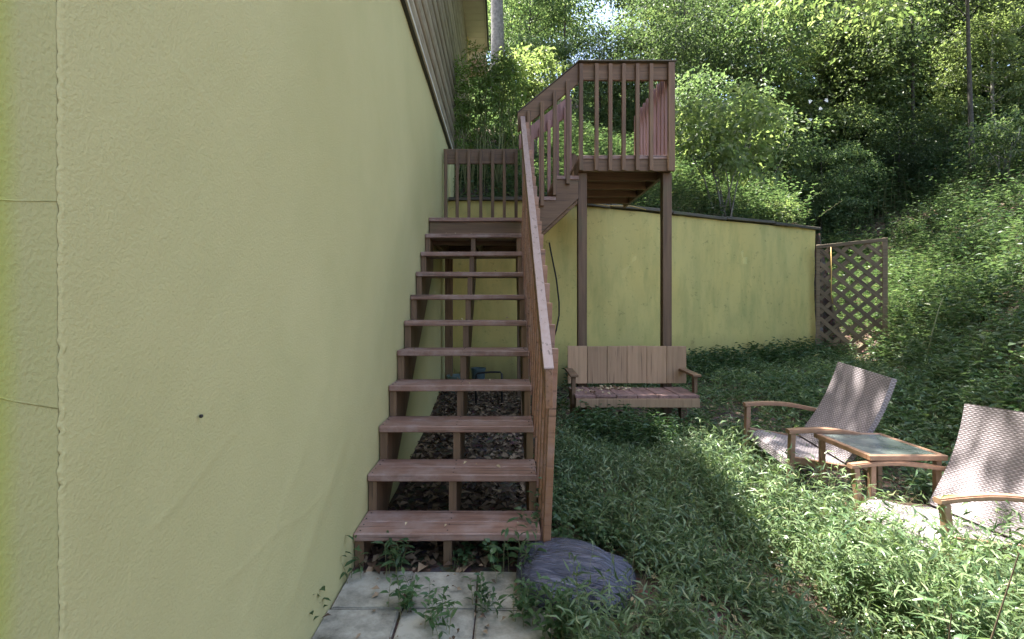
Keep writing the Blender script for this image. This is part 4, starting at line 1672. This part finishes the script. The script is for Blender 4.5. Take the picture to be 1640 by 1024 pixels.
def tree_kind(seed, height, cz, r, tr, leafm, barkm, nclump, per, L, Wd, lean=(0, 0), csize=0.28, nlimb=14, shell=0.45, flat=0.5, coff=(0, 0), low=0.22):
    """returns (trunk mesh, crown mesh, crown centre)"""
    rr = random.Random(seed)
    cme, cc = crown_mesh('crown', r, nclump, per, L, Wd, M[leafm], seed, csize=csize, shell=shell, flat=flat)
    pts, rad = [], []
    for k in range(8):
        t = k / 7
        pts.append((lean[0] * t * t * height + 0.04 * height * 0.12 * math.sin(5 * t + seed), lean[1] * t * t * height + 0.04 * height * 0.1 * math.cos(4 * t + seed), -0.3 + (height + 0.3) * t))
        rad.append(tr * (1 - 0.75 * t) + (tr * 0.25 if k == 0 else 0))
    centre = (lean[0] * height * 0.6 + coff[0], lean[1] * height * 0.6 + coff[1], cz)
    limbs = []
    sel = rr.sample(range(len(cc)), min(nlimb, len(cc)))
    for i in sel:
        q = (cc[i][0] * 0.92 + centre[0], cc[i][1] * 0.92 + centre[1], cc[i][2] * 0.92 + centre[2])
        zt = max(min(q[2] - 0.35 * math.hypot(q[0] - centre[0], q[1] - centre[1]) - 0.1 * height * rr.random(), height * 0.97), height * low)
        t = zt / height
        p = (lean[0] * t * t * height, lean[1] * t * t * height, zt)
        limbs.append((p, q, tr * (0.5 - 0.32 * t)))
    return trunk_mesh('trunk', pts, rad, limbs, M[barkm]), cme, centre


def put_tree(name, kind, x, y, label, cat, group=None, rz=0.0, s=1.0, z=None, leafm=None):
    tm, cm, cc = kind
    zz = float(hill_h(x, y)) if z is None else z
    root = tag(empty(name, (x, y, zz), (0, 0, rz)), label, cat, group)
    root.scale = (s, s, s)
    link('trunk', tm, None, root)
    link('crown', cm, None, root, cc)
    return root


K = {}
K['under1'] = tree_kind(1, 5.6, 4.0, (2.3, 2.3, 2.5), 0.09, 'crown_a', 'bark_dark', 150, 100, 0.12, 0.065, csize=0.30, flat=0.32)
K['under2'] = tree_kind(2, 5.2, 3.6, (2.5, 2.2, 2.3), 0.09, 'crown_b', 'bark_dark', 150, 105, 0.11, 0.06, csize=0.30, flat=0.32)
K['under3'] = tree_kind(3, 6.2, 4.4, (2.2, 2.4, 2.9), 0.10, 'crown_c', 'bark', 140, 95, 0.13, 0.075, csize=0.30, flat=0.32)
K['tall1'] = tree_kind(4, 13.0, 9.2, (3.9, 3.9, 4.8), 0.21, 'crown_a', 'bark_dark', 190, 125, 0.17, 0.10, nlimb=22, csize=0.30, flat=0.3)
K['tall2'] = tree_kind(5, 12.0, 8.2, (3.7, 3.9, 4.6), 0.19, 'crown_c', 'bark', 140, 110, 0.17, 0.10, nlimb=22, csize=0.30, flat=0.3)
K['tall3'] = tree_kind(6, 12.5, 8.8, (3.8, 3.7, 4.8), 0.2, 'crown_b', 'bark_dark', 190, 125, 0.17, 0.095, nlimb=22, csize=0.30, flat=0.3)


def at(px, Y):
    return (px - 801) * Y / 820, Y


BACK = [  # kind, px, Y, scale, label
    ('tall2', 835, 24, 0.62, 'yellow green tree left of the sky gap, behind the sloping rail'),
    ('tall3', 838, 31, 0.85, 'dark leaved tall tree behind the pale trunk, left of the sky gap'),
    ('tall1', 750, 27, 1.0, 'tree behind the eaves of the house'),
    ('tall2', 1085, 25, 0.72, 'yellow green tree just right of the sky gap above the platform'),
    ('tall1', 1105, 33, 0.95, 'tall tree behind the dark straight trunk'),
    ('tall3', 1180, 27, 1.0, 'tall dark tree above the white flowering shrub'),
    ('tall1', 1290, 24, 0.95, 'tall green tree over the middle of the slope'),
    ('tall2', 1370, 30, 1.1, 'pale green tree far behind the slope, right of centre'),
    ('tall1', 1440, 22, 0.9, 'tall tree with a layered crown over the right slope'),
    ('tall2', 1530, 25, 1.0, 'bright tall tree near the upper right corner'),
    ('tall1', 1640, 22, 1.0, 'tall tree cut off by the upper right corner'),
    ('tall3', 1260, 38, 1.3, 'farthest dark tree high on the slope'),
    ('tall3', 1720, 27, 1.2, 'tall dark tree standing beyond the right edge'),
    ('under1', 850, 16, 0.85, 'understory tree behind the feathery shrubs'),
    ('under3', 885, 20, 0.62, 'small tree seen through the rear rail of the upper steps'),
    ('under2', 960, 15, 0.55, 'low dark tree seen between the platform balusters, left'),
    ('under1', 1025, 14.5, 0.60, 'low green tree seen between the platform balusters, right'),
    ('under2', 1095, 15.5, 0.95, 'dark dense understory tree right of the platform post'),
    ('under3', 1190, 17, 0.90, 'understory tree behind the white flowers'),
    ('under2', 1265, 17.5, 0.80, 'dark shrubby tree with many stems right of the lit sapling'),
    ('under1', 1345, 16.5, 0.95, 'grey green understory tree in the middle of the slope'),
    ('under2', 1420, 18.5, 1.05, 'shaded understory tree left of the pale slender trunk'),
    ('under3', 1485, 17.5, 0.95, 'sunlit understory tree right of the pale slender trunk'),
    ('under1', 1565, 16.5, 0.95, 'leafy bright tree bending over the right slope'),
    ('under2', 1640, 16.0, 1.0, 'leafy tree at the right edge of the slope'),
    ('under3', 1740, 15.5, 1.1, 'leafy tree just beyond the right edge'),
    ('under3', 1405, 17.8, 0.70, 'light green small tree left of the slender trunk'),
    ('under3', 1310, 16.0, 0.80, 'light green small tree above the thicket of fine stems'),
    ('under3', 1590, 14.5, 0.60, 'light green small tree low on the right slope'),
    ('under3', 1245, 14.8, 0.42, 'low light green tree right of the sunlit sapling'),
    ('under1', 1315, 14.2, 0.45, 'low mid green bush like tree above the lattice panel'),
    ('under3', 1375, 15.2, 0.48, 'low yellow green tree between two thin dark trunks'),
    ('under1', 1440, 14.6, 0.42, 'low green tree at the upper edge of the open slope'),
    ('under1', 790, 19, 0.85, 'shaded small tree behind the pale trunk'),
]
for i, (k, px, Y, s, lab) in enumerate(BACK):
    X, Y = at(px, Y)
    cat = 'tree'
    put_tree('tree', K[k], X, Y, lab, cat, 'trees on the wooded slope', rz=i * 1.37, s=s)

# pale straight trunk by the house, its crown reaching forward over the yard
over = tree_kind(21, 15.0, 3.6, (3.7, 3.0, 1.5), 0.20, 'crown_a', 'bark', 380, 75, 0.14, 0.085, lean=(0.004, -0.004), csize=0.30, nlimb=18, coff=(1.75, -6.3), flat=0.5, shell=0.1, low=0.33)
put_tree('tree', over, -0.09, 14.0, 'tall tree with pale grey straight trunk beside the house eaves', 'tree', z=float(hill_h(-0.09, 14.0)))
# straight dark trunk
K['dark'] = tree_kind(8, 14.0, 11.0, (3.5, 3.5, 3.6), 0.20, 'crown_b', 'bark_dark', 260, 70, 0.16, 0.09, nlimb=18)
X, Y = at(1093, 20)
put_tree('tree', K['dark'], X, Y, 'tree with straight dark trunk behind the right post of the platform', 'tree')
# the pale slender trunk on the right
K['slender'] = tree_kind(9, 9.5, 7.0, (3.0, 2.8, 1.4), 0.06, 'crown_a', 'bark_dark', 150, 60, 0.14, 0.08, nlimb=12, coff=(-3.0, -3.0), low=0.6)
X, Y = at(1463, 15)
put_tree('tree', K['slender'], X, Y, 'slender tree with pale trunk on the right side of the slope', 'tree')
K['pole'] = tree_kind(14, 6.5, 5.6, (1.5, 1.5, 1.3), 0.055, 'crown_a', 'bark_dark', 90, 55, 0.12, 0.065, nlimb=12, lean=(0.015, 0.01), low=0.35)
K['pole2'] = tree_kind(15, 7.5, 6.4, (1.7, 1.6, 1.4), 0.07, 'crown_b', 'bark_dark', 90, 60, 0.12, 0.065, nlimb=14, lean=(-0.02, 0.0), low=0.3)
for i, (px, Y, k, lab) in enumerate(((1218, 14.5, 'pole', 'thin dark trunk rising just right of the white flowers'), (1335, 16.5, 'pole2', 'thin dark stemmed tree in the middle of the slope'),
                                     (1384, 15.5, 'pole', 'thin leaning tree between the dark shrub and the slender trunk'), (1555, 13.5, 'pole2', 'thin dark stemmed tree high on the right slope'),
                                     (1010, 17.0, 'pole2', 'thin tree seen through the balusters of the platform'), (905, 15.5, 'pole', 'thin tree rising behind the sloping rail'))):
    X, Y = at(px, Y)
    put_tree('tree', K[k], X, Y, lab, 'tree', 'thin trees on the slope', rz=i * 2.1, s=1.0 - 0.05 * (i % 3))
# tree right of the frame whose branches hang into the top of the picture
K['hang'] = tree_kind(10, 7.5, 6.0, (3.4, 3.4, 1.6), 0.16, 'crown_c', 'bark_dark', 210, 50, 0.13, 0.075, nlimb=14, coff=(-3.3, -0.2), csize=0.3)
put_tree('tree', K['hang'], 9.3, 7.6, 'tree whose yellow green branches hang into the top right of the picture', 'tree')

# shrubs
K['sap'] = tree_kind(12, 1.7, 1.62, (0.95, 0.85, 0.85), 0.022, 'crown_c', 'bark', 120, 34, 0.085, 0.055, nlimb=3, csize=0.30, shell=0.2)


def shrub(name, x, y, z, h, r, nst, leafm, nclump, per, L, Wd, seed, label, cz=None, stem_r=0.014, csize=0.3, cat='shrub', base_w=0.12, group=None, shell=0.2, flat=0.55, barkm='bark'):
    rr = random.Random(seed)
    root = tag(empty(name, (x, y, z)), label, cat, group)
    cm, cc = crown_mesh('crown', r, nclump, per, L, Wd, M[leafm], seed, csize=csize, shell=shell, flat=flat)
    cz = cz if cz is not None else h - r[2] * 0.8
    for k in range(nst):
        q = cc[rr.randrange(len(cc))]
        a = rr.uniform(0, 6.28)
        b = (base_w * math.cos(a), base_w * math.sin(a), -0.05)
        e = (q[0] * 0.8, q[1] * 0.8, cz + q[2] * 0.7)
        mid = (b[0] * 0.6 + e[0] * 0.35, b[1] * 0.6 + e[1] * 0.35, cz * 0.5)
        tube('stem', [b, mid, e], [stem_r, stem_r * 0.75, stem_r * 0.3], M[barkm], root, 5)
    link('crown', cm, None, root, (0, 0, cz))
    return root


X, Y = at(1162, 9.05)
shrub('shrub', X, Y, float(hill_h(X, Y)), 2.35, (1.0, 0.8, 0.88), 7, 'crown_c', 95, 30, 0.105, 0.070, 31, 'sunlit pale green shrub with several bare stems on top of the wall', cz=1.68, stem_r=0.016, shell=0.1)
X, Y = at(1250, 9.6)
shrub('shrub', X, Y, float(hill_h(X, Y)), 0.7, (0.26, 0.26, 0.28), 4, 'crown_c', 40, 16, 0.07, 0.022, 32, 'small bright green bush just behind the wall top', cz=0.42, stem_r=0.005)
for i, (px, Y, h, r, lab) in enumerate((
        (733, 7.75, 1.75, (0.30, 0.35, 0.75), 'feathery green shrub against the house wall, behind the landing'),
        (775, 7.70, 2.0, (0.34, 0.35, 0.85), 'tallest feathery shrub behind the landing rail'),
        (815, 7.9, 1.85, (0.32, 0.38, 0.75), 'feathery shrub behind the top end of the handrail'))):
    X, Y = at(px, Y)
    shrub('feathery_shrub', X, Y, float(hill_h(X, Y)), h, r, 18, 'shoot', 80, 28, 0.080, 0.017, 41 + i, lab, cz=h - r[2] * 0.55, stem_r=0.007, base_w=0.25, group='feathery shrubs behind the landing', barkm='stem', shell=0.1, flat=0.8)
X, Y = at(850, 10.2)
shrub('shrub', X, Y, float(hill_h(X, Y)), 2.0, (0.7, 0.6, 0.75), 6, 'crown_c', 80, 34, 0.085, 0.05, 45, 'yellow green shrub behind the sloping rail of the upper steps', cz=1.55)
X, Y = at(1125, 12.2)
shrub('shrub', X, Y, float(hill_h(X, Y)), 2.4, (1.2, 1.0, 1.2), 6, 'crown_b', 130, 44, 0.09, 0.05, 46, 'dark rounded shrub right of the platform rail', cz=1.5)
X, Y = at(1290, 15.5)
shrub('shrub', X, Y, float(hill_h(X, Y)), 2.6, (1.15, 1.0, 0.9), 14, 'crown_b', 120, 42, 0.09, 0.05, 47, 'dark shrub with many thin upright stems in the middle of the slope', cz=1.9, stem_r=0.012, base_w=0.4, barkm='bark_dark')
X, Y = at(1390, 16.5)
shrub('shrub', X, Y, float(hill_h(X, Y)), 2.2, (1.3, 1.0, 0.9), 16, 'crown_a', 110, 36, 0.09, 0.05, 48, 'open grey green shrub with a thicket of fine stems', cz=1.6, stem_r=0.010, base_w=0.6, barkm='bark_dark')
X, Y = at(1520, 15.0)
shrub('shrub', X, Y, float(hill_h(X, Y)), 2.0, (1.3, 1.0, 0.85), 8, 'crown_c', 110, 36, 0.095, 0.05, 49, 'bright leafy shrub high on the right slope', cz=1.45)
X, Y = at(1610, 12.0)
shrub('shrub', X, Y, float(hill_h(X, Y)), 1.5, (0.8, 0.7, 0.75), 8, 'crown_a', 80, 36, 0.09, 0.04, 50, 'leafy shrub close to the right edge of the slope', cz=1.0)
# flowering shrub
X, Y = at(1195, 13.4)
fl = shrub('flowering_shrub', X, Y, float(hill_h(X, Y)), 3.3, (1.8, 1.1, 1.1), 8, 'crown_a', 150, 44, 0.09, 0.05, 51, 'large shrub dotted with white flowers above the lit sapling', cz=2.5)
for k in range(9):
    a = rng.uniform(0, 6.28)
    c = np.array([rng.uniform(-1.7, 1.5), -1.05 + rng.uniform(-.2, .3), 2.5 + rng.uniform(-0.6, 1.1)])
    n = 6
    P = np.tile(c, (n, 1))
    aa = np.linspace(0, 2 * np.pi, n, endpoint=False) + a
    D = np.stack([np.cos(aa), np.full(n, -0.25), np.sin(aa)], 1)
    V, F = leaves_np(P, D, np.tile([[0.0, -1.0, 0.2]], (n, 1)), rng.uniform(0.035, 0.07, n), np.full(n, 0.045), droop=0.1, fold=0.1, fine=True)
    link('flower', mesh_np('flower', V, F, M['flower']), None, fl)

# taller single plants on the bank
for i, (lab, px, Y, h, nl, L, Wd, n, m_) in enumerate((
        ('tall pale leaved plant on the slope near the right edge', 1600, 8.6, 0.9, 14, 0.16, 0.05, 3, 'hillleaf'),
        ('bright broad leaved plant right of the lattice', 1600, 7.3, 0.45, 8, 0.13, 0.07, 4, 'crown_c'),
        ('pale leaved sprig on top of the lattice corner post', 1424, 9.3, 0.4, 8, 0.11, 0.05, 3, 'hillleaf'),
        ('spiky plant leaning out behind the sunlit lounge chair', 1590, 5.4, 0.5, 9, 0.11, 0.035, 4, 'crown_c'),
        ('low leafy plant at the foot of the lattice', 1400, 8.3, 0.45, 9, 0.08, 0.04, 10, 'weedleaf'),
        ('small leafy plant in front of the lattice, left side', 1330, 8.6, 0.4, 9, 0.07, 0.04, 10, 'weedleaf'),
        ('fern like clump on the bank above the farther lounge chair', 1470, 7.0, 0.35, 10, 0.10, 0.03, 10, 'hillleaf'))):
    X, Y = at(px, Y)
    zz = float(hill_h(X, Y)) if Y > 9.2 else float(surf(X, Y))
    weed('plant', lab, px, Y, h, nl, L, Wd, n, mat=m_, z=zz, sp=0.10, sr=0.004)
# bare curving stems on the bank
for (lab, px, Y, dx, dz) in (('pale bare stem arching up the bank behind the lounge chairs', 1480, 6.9, 0.35, 1.0), ('pale bare stem leaning right on the bank', 1500, 6.4, 0.75, 0.45)):
    X, Y = at(px, Y)
    zz = float(surf(X, Y))
    tag(tube('bare_stem', [(X, Y, zz - 0.02), (X + dx * 0.3, Y, zz + dz * 0.5), (X + dx * 0.7, Y + 0.05, zz + dz * 0.85), (X + dx, Y + 0.1, zz + dz)], [0.012, 0.010, 0.007, 0.004], M['stem'], None, 5), lab, 'stem')
